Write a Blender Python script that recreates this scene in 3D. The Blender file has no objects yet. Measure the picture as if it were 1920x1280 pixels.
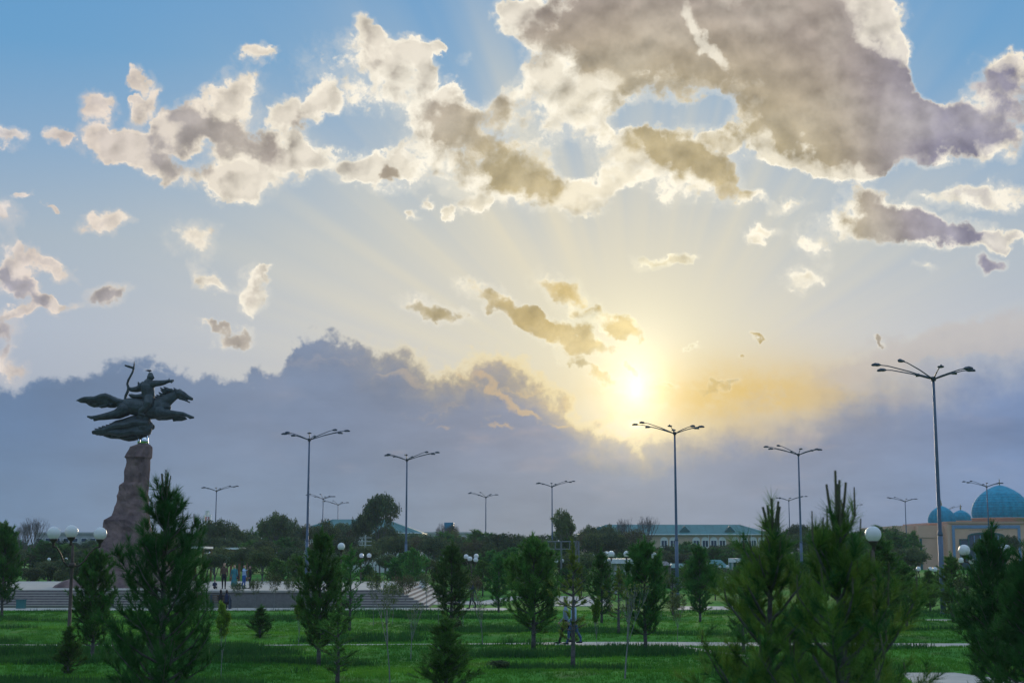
import bpy, bmesh, math, random
from mathutils import Vector, Matrix, Euler
R = math.radians
scene = bpy.context.scene
COL = scene.collection

# ------------------------------------------------------------------ camera
F_PX = 2667.0                       # focal length in photo pixels (50 mm lens)
CAM_H = 3.7
PITCH = math.atan(394.0 / F_PX)     # horizon lies 394 px under the picture centre
cam_d = bpy.data.cameras.new("camera")
cam = bpy.data.objects.new("camera", cam_d)
COL.objects.link(cam)
cam_d.sensor_width = 36.0
cam_d.lens = 36.0 * F_PX / 1920.0
cam_d.clip_start = 0.1
cam_d.clip_end = 6000
cam_d.dof.use_dof = True; cam_d.dof.focus_distance = 85; cam_d.dof.aperture_fstop = 3.2
cam.location = (0, 0, CAM_H)
cam.rotation_euler = (R(90) + PITCH, 0, 0)
scene.camera = cam

def ray(px, py):
    x, y = (px - 960) / F_PX, (640 - py) / F_PX
    c, s = math.cos(PITCH), math.sin(PITCH)
    return Vector((x, c - y * s, s + y * c))
def azel(px, py):
    d = ray(px, py)
    return math.atan2(d.x, d.y), math.atan2(d.z, math.hypot(d.x, d.y))
def at(px, py, Y):
    """point of the world at depth Y that the photo shows at this pixel (used once, to survey the place)"""
    d = ray(px, py)
    return Vector((d.x * Y / d.y, Y, CAM_H + d.z * Y / d.y))
def srgb(r, g, b):
    f = lambda v: (v / 255 / 12.92) if v / 255 <= 0.04045 else ((v / 255 + 0.055) / 1.055) ** 2.4
    return (f(r), f(g), f(b), 1.0)

# ------------------------------------------------------------------ world: evening sky with broken cumulus
SUN_AZ, SUN_EL = azel(1195, 785)
world = bpy.data.worlds.new("World")
scene.world = world
world.use_nodes = True
wt = world.node_tree
wt.nodes.clear()
W = wt.nodes
def sock(inp, v):
    if isinstance(v, bpy.types.NodeSocket): wt.links.new(v, inp)
    elif isinstance(v, (tuple, list)) and len(v) == 3 and inp.type == 'RGBA': inp.default_value = (*v, 1)
    else: inp.default_value = v
def M(op, a, b=None, c=None, clamp=False):
    n = W.new("ShaderNodeMath"); n.operation = op; n.use_clamp = clamp
    sock(n.inputs[0], a)
    if b is not None: sock(n.inputs[1], b)
    if c is not None: sock(n.inputs[2], c)
    return n.outputs[0]
def SS(x, lo, hi):
    n = W.new("ShaderNodeMapRange"); n.interpolation_type = 'SMOOTHSTEP'
    sock(n.inputs[0], x); sock(n.inputs[1], lo); sock(n.inputs[2], hi)
    n.inputs[3].default_value = 0; n.inputs[4].default_value = 1
    return n.outputs[0]
def MIX(f, a, b, mode='MIX'):
    n = W.new("ShaderNodeMix"); n.data_type = 'RGBA'; n.blend_type = mode
    sock(n.inputs[0], f); sock(n.inputs[6], a); sock(n.inputs[7], b)
    return n.outputs[2]
def RAMP(x, stops, interp='LINEAR'):
    n = W.new("ShaderNodeValToRGB"); cr = n.color_ramp; cr.interpolation = interp
    while len(cr.elements) < len(stops): cr.elements.new(0.5)
    for e, (p, c) in zip(cr.elements, stops): e.position = p; e.color = c
    sock(n.inputs[0], x)
    return n.outputs[0]
def VEC(op, a, b=None, scale=None):
    n = W.new("ShaderNodeVectorMath"); n.operation = op
    sock(n.inputs[0], a)
    if b is not None: sock(n.inputs[1], b)
    if scale is not None: sock(n.inputs['Scale'], scale)
    return n.outputs['Value'] if op in ('LENGTH', 'DISTANCE', 'DOT_PRODUCT') else n.outputs[0]
def NOISE(v, scale, detail=5, rough=0.55, lac=2.0, dist=0.0):
    n = W.new("ShaderNodeTexNoise"); n.noise_dimensions = '3D'
    sock(n.inputs['Vector'], v); n.inputs['Scale'].default_value = scale
    n.inputs['Detail'].default_value = detail; n.inputs['Roughness'].default_value = rough
    n.inputs['Lacunarity'].default_value = lac; n.inputs['Distortion'].default_value = dist
    return n
UNIT = 0.0375                       # one sky unit is about two degrees
def sky_uv(px, py):
    a, e = azel(px, py)
    return a / UNIT, e / UNIT

geo = W.new("ShaderNodeTexCoord")
dirv = geo.outputs['Generated']
sep = W.new("ShaderNodeSeparateXYZ"); wt.links.new(dirv, sep.inputs[0])
az = M('ARCTAN2', sep.outputs[0], sep.outputs[1])
el = M('ARCSINE', sep.outputs[2])
U = M('MULTIPLY', az, 1 / UNIT)
V = M('MULTIPLY', el, 1 / UNIT)
cmb = W.new("ShaderNodeCombineXYZ"); sock(cmb.inputs[0], U); sock(cmb.inputs[1], V)
P = cmb.outputs[0]
Q = VEC('SCALE', dirv, scale=1 / UNIT)

nA = NOISE(Q, 0.55, 8, 0.58)
nB = NOISE(Q, 2.0, 6, 0.55)
nAc = VEC('SUBTRACT', nA.outputs['Color'], (0.5, 0.5, 0.5))
nBc = VEC('SUBTRACT', nB.outputs['Color'], (0.5, 0.5, 0.5))
warp = VEC('ADD', VEC('MULTIPLY', nAc, (0.85, 0.75, 0)), VEC('MULTIPLY', nBc, (0.8, 0.8, 0)))
PW = VEC('ADD', P, warp)
vor = W.new("ShaderNodeTexVoronoi"); vor.feature = 'F1'; vor.normalize = False
sock(vor.inputs['Vector'], VEC('ADD', Q, VEC('SCALE', nBc, scale=0.5)))
vor.inputs['Scale'].default_value = 3.2; vor.inputs['Detail'].default_value = 3.0; vor.inputs['Roughness'].default_value = 0.55
sunv = VEC('NORMALIZE', VEC('SUBTRACT', tuple(v / UNIT for v in (math.sin(SUN_AZ) * math.cos(SUN_EL), math.cos(SUN_AZ) * math.cos(SUN_EL), math.sin(SUN_EL))), Q))
vo2 = W.new("ShaderNodeTexVoronoi"); vo2.feature = 'SMOOTH_F1'; vo2.normalize = False
sock(vo2.inputs['Vector'], VEC('ADD', VEC('ADD', Q, VEC('SCALE', nBc, scale=0.5)), VEC('SCALE', sunv, scale=0.13)))
vo2.inputs['Scale'].default_value = 2.2; vo2.inputs['Smoothness'].default_value = 0.35
vo1 = W.new("ShaderNodeTexVoronoi"); vo1.feature = 'SMOOTH_F1'; vo1.normalize = False
sock(vo1.inputs['Vector'], VEC('ADD', Q, VEC('SCALE', nBc, scale=0.5)))
vo1.inputs['Scale'].default_value = 2.2; vo1.inputs['Smoothness'].default_value = 0.35
billow = M('SUBTRACT', vo2.outputs['Distance'], vo1.outputs['Distance'])      # lit side of each billow
puff = M('SUBTRACT', 0.55, vor.outputs['Distance'])          # round billows
fine = M('SUBTRACT', NOISE(Q, 5.5, 8, 0.66).outputs['Fac'], 0.5)
broad = M('SUBTRACT', nA.outputs['Fac'], 0.5)

def field(blobs, big=1.30):
    acc = 0.0
    for b in blobs:
        px, py, rx, ry = b[:4]
        rot = b[4] if len(b) > 4 else 0
        wgt = b[5] if len(b) > 5 else 1.0
        if min(rx, ry) < 30: wgt *= 1.45
        u, v = sky_uv(px, py)
        m = W.new("ShaderNodeMapping"); m.vector_type = 'TEXTURE'
        sock(m.inputs[0], PW)
        m.inputs['Location'].default_value = (u, v, 0)
        m.inputs['Rotation'].default_value = (0, 0, R(-rot))
        k_ = 1.6 if min(rx, ry) < 30 else big
        m.inputs['Scale'].default_value = (rx * k_ / 100, ry * k_ / 100, 1)
        g = W.new("ShaderNodeTexGradient"); g.gradient_type = 'SPHERICAL'
        wt.links.new(m.outputs[0], g.inputs[0])
        acc = M('MULTIPLY_ADD', g.outputs['Fac'], wgt, acc)
    return acc
# survey of the cumulus: x, y, half width, half height, tilt, weight
CUMULUS = [
 (1190,232,60,18,8,-.7),(1275,214,60,16,-6,-.6),(1352,215,24,34,0,-.5),(1765,135,62,62,0,-1.1),(920,120,56,56,0,-.8),(625,255,36,50,0,-.8),(1470,345,70,26,10,-.7),(1745,330,80,24,0,-.8),(1080,300,40,26,0,-.5),
 (430,180,30,20),(610,190,24,22),(540,205,30,26),(330,245,40,26,20),(250,262,30,16),(440,352,40,20,25),(570,300,40,28),(680,330,34,16),(745,310,40,20),(775,95,30,22,30),(700,60,34,16,20),(800,130,20,26),
 (1015,150,40,30),(985,35,40,24),(1140,235,26,22),(1200,265,40,24),(1350,260,30,16),(1420,365,24,14),(1130,350,44,16),(1060,345,30,24),(900,385,40,16),(1280,20,30,30),(1345,80,26,44,-20),(1680,100,24,30),(1690,150,22,22),(1655,25,30,24),(1560,300,50,18,10),(1440,270,36,16,30),(1620,270,30,18),
 (190,202,24,20),(15,253,42,18),(252,140,16,20),(268,195,20,42,20),(478,88,24,14),(252,180,9,9),
 (205,268,52,26,25),(300,315,110,34,18),(410,345,70,30,20),(455,140,38,34),(440,215,80,58),(380,250,80,45,20),
 (500,300,95,48,15),(572,215,58,42),(640,312,70,38),(720,335,75,32),(310,270,34,30),
 (690,95,60,40,20),(750,110,70,48),(660,175,90,45,10,0.8),(770,170,70,50),(600,110,110,60,0,0.45),
 (850,168,20,18),(880,112,22,20,0,0.6),(820,97,10,10),
 (900,265,130,70,28,1.2),(955,190,52,50),(830,215,66,44),(1000,335,70,52,30,1.1),(930,355,130,40,15),(790,270,60,60),
 (1045,230,58,70,0,0.9),(1110,215,46,44,0,0.8),(945,16,20,24),(1080,380,50,25),
 (1310,285,95,58,22,1.2),(1220,300,110,44,5),(1160,300,80,50),(1370,345,62,38,25),(1240,355,100,32,8,0.8),
 (1000,75,75,62),(1110,70,120,100,0,1.2),(1230,110,130,120,0,1.3),(1190,0,160,90,0,1.3),(1080,170,110,50,0,0.9),
 (1450,40,180,120,0,1.4),(1480,150,180,120,15,1.2),(1590,210,130,100,0,1.2),(1640,70,62,85),(1570,0,120,80),
 (1500,255,150,52,14,1.2),(1580,290,90,36),(1680,250,80,70,0,1.2),(1690,150,34,60),
 (1770,245,110,44,10,1.2),(1880,200,90,62,0,1.2),(1845,285,78,24,0,0.9),(1755,200,44,24),(1860,140,60,40),(1900,125,30,25),
 (1622,372,46,48,0,1.3),(1640,410,70,44,0,1.1),(355,215,50,34),(465,335,80,36,10),(530,275,50,40),(255,300,50,24,25),(1590,435,80,30),(1700,410,70,36,15),(1790,440,90,24,14),(1835,368,95,22,12),(1880,460,50,14),
 (1420,428,36,15),(1490,372,44,16),(1240,492,40,12),(1285,484,26,10),(1500,520,34,18),(1420,455,20,10,30),(1520,465,46,18,40,0.6),(1735,512,30,10,20,0.5),
 (1860,510,20,15),
 (362,448,58,38),(195,418,44,16),(475,545,25,42),(398,522,36,14,35),(205,560,42,20),(500,508,18,9),
 (8,405,34,42),(20,500,28,40,30),(62,548,50,16,38),(12,625,32,46),(90,494,46,14,30),(120,570,20,10),(55,575,40,14,-25),(50,365,14,7),(95,385,10,6),(120,255,20,14,20),(10,690,40,30),
 (430,632,38,18),(405,606,20,7),(810,580,68,18,12),(1055,545,58,26,22),(950,580,86,18,28),(1040,615,62,18,16),
 (1165,605,42,18,28),(1110,600,60,20,0,0.7),(1080,640,90,20,10),(815,378,12,10),(785,394,14,8,30),(850,395,10,8,40),(800,550,40,10,10,0.4),
 (1110,700,60,12,30),(1195,692,18,7,20),(1255,724,17,8,10),(1350,719,38,7,-4),(1395,661,8,5),(1650,641,9,5,20),(1300,655,14,5,20),(1422,634,10,5),
]
SHADE = [
 (1325,80,75,20,52,-1.6),(1640,60,40,70,0,-0.6),(1530,290,90,22,14,-0.7),(1430,240,60,14,40,-0.5),
 (400,250,70,26,30),(470,265,70,28,25),(300,300,36,26,30,0.9),(320,260,40,16,0,0.6),(375,320,50,20,20,0.6),(572,230,36,20,0,0.5),(330,210,50,20,20,0.6),
 (900,270,130,56,30,1.2),(990,335,64,44,35,1.1),(950,205,40,36,0,0.7),(830,235,60,30,0,0.8),(740,330,20,12),(690,100,40,22,20,0.4),
 (1310,300,100,44,25,1.1),(1220,285,50,26,0,0.7),(1370,345,40,30,30),
 (1480,110,230,90,10,0.35),(1010,85,70,40,0,0.7),(1120,50,110,80,0,0.8),(1230,120,120,90,0,1.0),(1200,10,140,80,0,1.1),
 (1450,40,160,110,0,1.3),(1480,150,170,110,15,1.4),(1590,210,120,90,0,1.3),(1500,250,120,34,16,0.9),(1680,250,70,60,0,1.2),(1640,140,40,50,0,0.8),
 (1770,250,110,38,10,1.2),(1880,200,80,48,0,1.1),(1860,150,40,24,0,0.7),(1700,290,40,26),
 (1630,395,44,52,0,1.2),(1650,430,50,30,0,0.8),(1740,425,70,24,18,1.0),(1810,445,50,16,14,0.7),
 (205,565,40,16),(1860,510,24,18,0,1.2),(62,555,50,14,40,0.8),(15,640,34,40,0,0.7),(430,634,38,18,0,1.1),(405,606,24,9,0,1),(20,520,24,20,0,0.6),(475,545,14,26,0,0.4),
 (815,582,70,18,12,1.2),(1055,548,58,26,22,1.2),(950,582,80,18,28,1.2),(1040,617,64,20,16,1.2),(1168,608,40,18,28,1.2),(1080,642,80,18,10,1.0),
 (1110,702,60,13,30,1.4),(1195,692,22,9,20,1.5),(1255,724,21,10,10,1.5),(1350,719,42,9,-4,1.3),(1395,661,10,6,0,1.3),(1650,641,11,6,20,1.3),(1422,634,12,6,0,1),
]
cum = field(CUMULUS)
shd = field(SHADE, 1.6)
# beyond the surveyed sky: unseen random cumulus, kept bright to lift the foreground light
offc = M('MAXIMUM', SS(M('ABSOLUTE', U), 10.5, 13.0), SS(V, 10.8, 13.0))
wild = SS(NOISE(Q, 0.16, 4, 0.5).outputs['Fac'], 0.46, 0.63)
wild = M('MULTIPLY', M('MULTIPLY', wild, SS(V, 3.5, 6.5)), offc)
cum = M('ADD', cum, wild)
shd = M('ADD', shd, M('MULTIPLY', wild, 0.12))  # unseen clouds get little shading, so they light the ground more
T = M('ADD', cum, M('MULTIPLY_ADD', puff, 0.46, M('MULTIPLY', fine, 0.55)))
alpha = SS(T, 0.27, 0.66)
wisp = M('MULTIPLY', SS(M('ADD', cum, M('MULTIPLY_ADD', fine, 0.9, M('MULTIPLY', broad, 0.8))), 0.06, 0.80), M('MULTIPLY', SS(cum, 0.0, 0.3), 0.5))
n0 = NOISE(Q, 1.5, 4, 0.5)
nR = NOISE(VEC('ADD', Q, VEC('SCALE', sunv, scale=0.22)), 1.5, 4, 0.5)
relief = M('SUBTRACT', n0.outputs['Fac'], nR.outputs['Fac'])       # side turned to the sun
K = M('ADD', shd, M('MULTIPLY_ADD', puff, 0.25, M('MULTIPLY', fine, 0.5)))
K = M('MULTIPLY_ADD', billow, -0.9, M('MULTIPLY_ADD', relief, -0.9, K))
dark = M('ADD', M('MULTIPLY', SS(T, 0.55, 1.15), 0.32), M('MULTIPLY', SS(K, 0.02, 0.90), 0.78), clamp=True)
dark = M('MULTIPLY', dark, M('MULTIPLY_ADD', broad, 1.1, 0.95), clamp=True)

# distance from the sun, in sky units
su, sv = SUN_AZ / UNIT, SUN_EL / UNIT
def dist(px, py, ax=1.0, ay=1.0):
    u, v = sky_uv(px, py)
    n = VEC('MULTIPLY', VEC('SUBTRACT', P, (u, v, 0)), (1 / ax, 1 / ay, 1))
    return VEC('LENGTH', n)
r_sun = dist(1195, 745)

# clear air: physical sky under a thin evening veil
nishita = W.new("ShaderNodeTexSky"); nishita.sky_type = 'NISHITA'; nishita.sun_disc = False
nishita.sun_elevation = SUN_EL; nishita.sun_rotation = SUN_AZ
nishita.altitude = 300; nishita.dust_density = 1.0; nishita.ozone_density = 2.0
SKY_STRENGTH = 0.1
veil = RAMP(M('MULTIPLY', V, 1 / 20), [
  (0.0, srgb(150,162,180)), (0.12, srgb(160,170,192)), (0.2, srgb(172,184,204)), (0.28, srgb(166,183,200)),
  (0.36, srgb(134,171,206)), (0.45, srgb(100,161,209)), (0.56, srgb(95,157,210)), (0.75, srgb(138,192,242)), (1.0, srgb(166,210,255))])  # upper stops lightened above the view to brighten the foreground
g1 = M('EXPONENT', M('MULTIPLY', M('POWER', dist(1070,575,6.1,4.4), 2.0), -1.0))
g2 = M('EXPONENT', M('MULTIPLY', M('POWER', dist(1195,690,2.3,1.7), 2.0), -1.0))
g3 = M('EXPONENT', M('MULTIPLY', dist(1193,728,0.46,0.56), -1.0))
# crepuscular rays fan out from behind the low bank
sub = VEC('SUBTRACT', P, (*sky_uv(1195, 790), 0))
sp = W.new("ShaderNodeSeparateXYZ"); wt.links.new(sub, sp.inputs[0])
ang = M('ARCTAN2', sp.outputs[1], sp.outputs[0])
rn = W.new("ShaderNodeTexNoise"); rn.noise_dimensions = '1D'; sock(rn.inputs['W'], ang)
rn.inputs['Scale'].default_value = 7.0; rn.inputs['Detail'].default_value = 3
rays = M('SUBTRACT', rn.outputs['Fac'], 0.5)
rays = M('MULTIPLY', rays, M('MULTIPLY', SS(r_sun, 1.5, 4.0), SS(r_sun, 11.0, 5.0)))
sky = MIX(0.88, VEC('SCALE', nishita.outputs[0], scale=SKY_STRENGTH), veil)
g1r = M('ADD', M('MULTIPLY', g1, 0.9), M('MULTIPLY', rays, 0.75), clamp=True)
sky = MIX(g1r, sky, srgb(224,217,196))
sky = MIX(M('MULTIPLY', g2, 0.85), sky, srgb(244,233,196))
# lower golden haze right of the sun
gold = M('MULTIPLY', M('EXPONENT', M('MULTIPLY', M('POWER', dist(1350,740,2.4,0.7), 2.0), -1.0)), M('MULTIPLY_ADD', broad, 1.2, 0.85), clamp=True)
sky = MIX(M('MULTIPLY', gold, 0.8), sky, srgb(232,196,110))

# cumulus colour
rk = M('MULTIPLY', dist(1195,640), 1 / 14)
bright = RAMP(rk, [(0, srgb(255,246,205)), (0.2, srgb(255,247,226)), (0.45, srgb(250,243,226)), (0.62, srgb(240,230,212)), (0.8, srgb(226,212,200)), (0.92, srgb(228,224,222)), (1, srgb(244,249,255))])  # last stop whitened for the unseen clouds, to add ambient light
core = RAMP(rk, [(0, srgb(218,192,124)), (0.14, srgb(202,180,126)), (0.3, srgb(182,168,134)), (0.45, srgb(164,152,142)), (0.62, srgb(168,159,152)), (0.85, srgb(160,158,170)), (1, srgb(150,155,175))])
core = MIX(SS(U, 5.8, 8.6), core, srgb(142,139,158))
lum = M('MULTIPLY_ADD', relief, 1.0, M('MULTIPLY_ADD', billow, 0.45, M('MULTIPLY_ADD', fine, 0.2, 1.02)))
blum = M('MINIMUM', M('MULTIPLY_ADD', relief, 0.9, M('MULTIPLY_ADD', billow, 0.5, M('MULTIPLY_ADD', fine, 0.2, 0.98))), 1.08)
cl = MIX(dark, VEC('SCALE', bright, scale=blum), VEC('SCALE', core, scale=lum))
sky = MIX(wisp, sky, MIX(0.35, bright, sky))
sky = MIX(alpha, sky, cl)

# low bank along the horizon
EDGE = [(-60,705),(0,712),(60,702),(130,692),(170,668),(210,648),(260,660),(320,668),(370,690),(440,702),(490,668),(520,682),(545,655),(575,612),(640,618),(690,640),(740,628),
        (790,660),(840,690),(880,668),(940,662),(1000,688),(1050,725),(1090,770),(1130,790),(1200,806),(1260,792),(1340,778),(1450,758),(1550,722),(1650,700),(1760,684),(1920,668)]
fc = W.new("ShaderNodeFloatCurve")
cv = fc.mapping.curves[0]
pts = []
for x, y in EDGE:
    u, v = sky_uv(x, y); pts.append(((u + 11) / 22, v / 6))
while len(cv.points) < len(pts): cv.points.new(0.5, 0.5)
for p, (a, b) in zip(cv.points, pts): p.location = (a, b); p.handle_type = 'VECTOR'
fc.mapping.update()
sepw = W.new("ShaderNodeSeparateXYZ"); wt.links.new(VEC('ADD', P, VEC('SCALE', warp, scale=1.15)), sepw.inputs[0])
sock(fc.inputs['Value'], M('MULTIPLY_ADD', sepw.outputs[0], 1 / 22, 0.5))
edge = M('MULTIPLY', fc.outputs[0], 6.0)
soft = SS(U, 2.3, 4.5)
hgt = M('SUBTRACT', edge, sepw.outputs[1])
hgt = M('ADD', hgt, M('MULTIPLY', M('MULTIPLY_ADD', puff, 0.5, fine), M('MULTIPLY_ADD', soft, -0.14, 0.36)))
wlo = M('MULTIPLY_ADD', soft, -0.70, -0.04)
whi = M('MULTIPLY_ADD', soft, 0.74, 0.20)
bank = M('MULTIPLY', SS(hgt, wlo, whi), M('MULTIPLY_ADD', SS(U, -3.0, -6.0), -0.12, 0.94))
# rents in the bank where the low sun gilds it
rent = field([(890,712,34,9,25,.8),(930,735,26,8,25,.8),(965,762,36,9,25),(1000,775,24,7,15,.7),(800,672,30,8,15,.5),(840,700,30,9,25,0.8),(925,800,50,8,5,0.8),(1080,760,40,14,10,0.8),(990,690,30,10,20,0.7),(1060,795,60,8,4,.8),(830,800,26,9,0,.6),(1205,805,50,14,0,0.8)])
rent = SS(M('ADD', rent, M('MULTIPLY_ADD', fine, 1.1, M('MULTIPLY', puff, 0.3))), 0.25, 1.1)
bankc = RAMP(M('MULTIPLY_ADD', U, 1 / 22, 0.5), [(0.0, srgb(76,111,152)), (0.1, srgb(82,114,153)), (0.25, srgb(102,124,157)), (0.40, srgb(123,135,159)), (0.52, srgb(140,146,166)), (0.72, srgb(140,146,166)), (0.83, srgb(126,141,171)), (0.95, srgb(108,133,176)), (1, srgb(106,132,176))])
lowc = RAMP(M('MULTIPLY_ADD', U, 1 / 22, 0.5), [(0.0, srgb(84,122,160)), (0.25, srgb(106,132,162)), (0.5, srgb(132,143,158)), (0.68, srgb(130,142,161)), (0.9, srgb(114,140,178)), (1, srgb(108,137,178))])
bankc = MIX(SS(V, 2.4, 0.2), bankc, lowc)
bankc = MIX(M('MULTIPLY', M('MULTIPLY', SS(hgt, 1.0, 0.0), 0.42), SS(r_sun, 7.0, 1.5)), bankc, srgb(236,205,130))
pink = M('MULTIPLY', SS(NOISE(VEC('MULTIPLY', Q, (1, 1, 3.0)), 0.5, 5, 0.55).outputs['Fac'], 0.52, 0.72), M('MULTIPLY', SS(V, 0.6, 1.6), SS(r_sun, 8.0, 3.0)))
bankc = MIX(M('MULTIPLY', pink, 0.5), bankc, srgb(178,166,168))
lay = M('SUBTRACT', NOISE(VEC('MULTIPLY', Q, (1, 1, 3.6)), 0.42, 7, 0.6).outputs['Fac'], 0.5)
bankc = VEC('SCALE', bankc, scale=M('MULTIPLY_ADD', broad, 0.30, M('MULTIPLY_ADD', lay, 0.55, 1.0)))
bankc = MIX(M('MULTIPLY', rent, 0.55), bankc, RAMP(M('MULTIPLY', r_sun, 0.2), [(0, srgb(255,220,120)), (0.5, srgb(226,190,132)), (1, srgb(190,172,160))]))
rim = M('MULTIPLY', M('MULTIPLY', SS(hgt, -0.22, 0.04), SS(hgt, 0.34, 0.04)), M('MULTIPLY', SS(r_sun, 6.5, 2.0), M('SUBTRACT', 1.0, soft)))
# long gilded streaks lying along the slope of the bank
mr_ = W.new("ShaderNodeMapping"); mr_.inputs['Rotation'].default_value = (0, 0, R(24)); mr_.inputs['Scale'].default_value = (0.55, 2.3, 1); sock(mr_.inputs[0], PW)
stk = SS(NOISE(mr_.outputs[0], 1.0, 5, 0.55).outputs['Fac'], 0.53, 0.70)
stk = M('MULTIPLY', stk, M('MULTIPLY', M('MULTIPLY', SS(U, -5.0, -2.5), SS(U, 2.2, 1.0)), M('MULTIPLY', SS(V, 1.5, 2.3), SS(hgt, 1.7, 0.5))))
bankc = MIX(M('MULTIPLY', stk, 0.6), bankc, RAMP(M('MULTIPLY', r_sun, 0.16), [(0, srgb(250,214,128)), (0.5, srgb(214,186,140)), (1, srgb(176,168,168))]))
sky = MIX(bank, sky, bankc)
sky = MIX(M('MULTIPLY', rim, 0.55), sky, srgb(248,226,166))
gold2 = M('MULTIPLY', M('EXPONENT', M('MULTIPLY', M('POWER', dist(1370,742,2.0,0.48), 2.0), -1.0)), SS(M('MULTIPLY_ADD', fine, 0.6, NOISE(VEC('MULTIPLY', Q, (1, 1, 2.4)), 0.8, 5, 0.6).outputs['Fac']), 0.30, 0.66))
sky = MIX(M('MULTIPLY', gold2, 0.8), sky, srgb(230,196,116))
# pale streak above the right-hand bank
stre = field([(1800,640,190,26,-10),(1660,690,120,16,-12,0.7),(1900,660,90,30,0,0.6)])
stre = M('MULTIPLY', SS(M('ADD', stre, M('MULTIPLY', fine, 0.5)), 0.1, 0.9), 0.5)
sky = MIX(stre, sky, srgb(196,186,180))
# the sun's own glare burning through
glow = VEC('SCALE', srgb(255,245,208)[:3], scale=M('MULTIPLY', g3, 1.35))
sky = VEC('ADD', sky, glow)
disc = M('EXPONENT', M('MULTIPLY', M('POWER', dist(1192,796,0.11,0.07), 2.0), -1.0))
sky = VEC('ADD', sky, VEC('SCALE', srgb(255,225,140)[:3], scale=M('MULTIPLY', disc, 0.9)))
# under the horizon: dim earth
sky = MIX(SS(V, -0.3, -1.2), sky, (0.05, 0.06, 0.05))
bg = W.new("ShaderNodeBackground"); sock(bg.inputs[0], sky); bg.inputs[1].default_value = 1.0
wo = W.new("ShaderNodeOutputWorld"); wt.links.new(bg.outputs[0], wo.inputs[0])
world.cycles.sampling_method = 'MANUAL'; world.cycles.sample_map_resolution = 512

# ------------------------------------------------------------------ sun: low, behind the bank, so weak and wide
sl = bpy.data.lights.new("sun", 'SUN'); sl.energy = 2.0; sl.angle = R(10); sl.color = (1.0, 0.82, 0.58)
sun = bpy.data.objects.new("sun", sl); COL.objects.link(sun)
sd = Vector((math.sin(SUN_AZ) * math.cos(SUN_EL), math.cos(SUN_AZ) * math.cos(SUN_EL), math.sin(SUN_EL)))
sun.rotation_euler = sd.to_track_quat('Z', 'Y').to_euler()
sun.location = (20, 200, 60)
vs = scene.view_settings
vs.view_transform = 'Standard'; vs.look = 'None'; vs.exposure = 0; vs.gamma = 1; vs.use_curve_mapping = False
scene.cycles.use_denoising = True
scene.cycles.max_bounces = 6; scene.cycles.transparent_max_bounces = 12
scene.cycles.sample_clamp_indirect = 4
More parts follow.
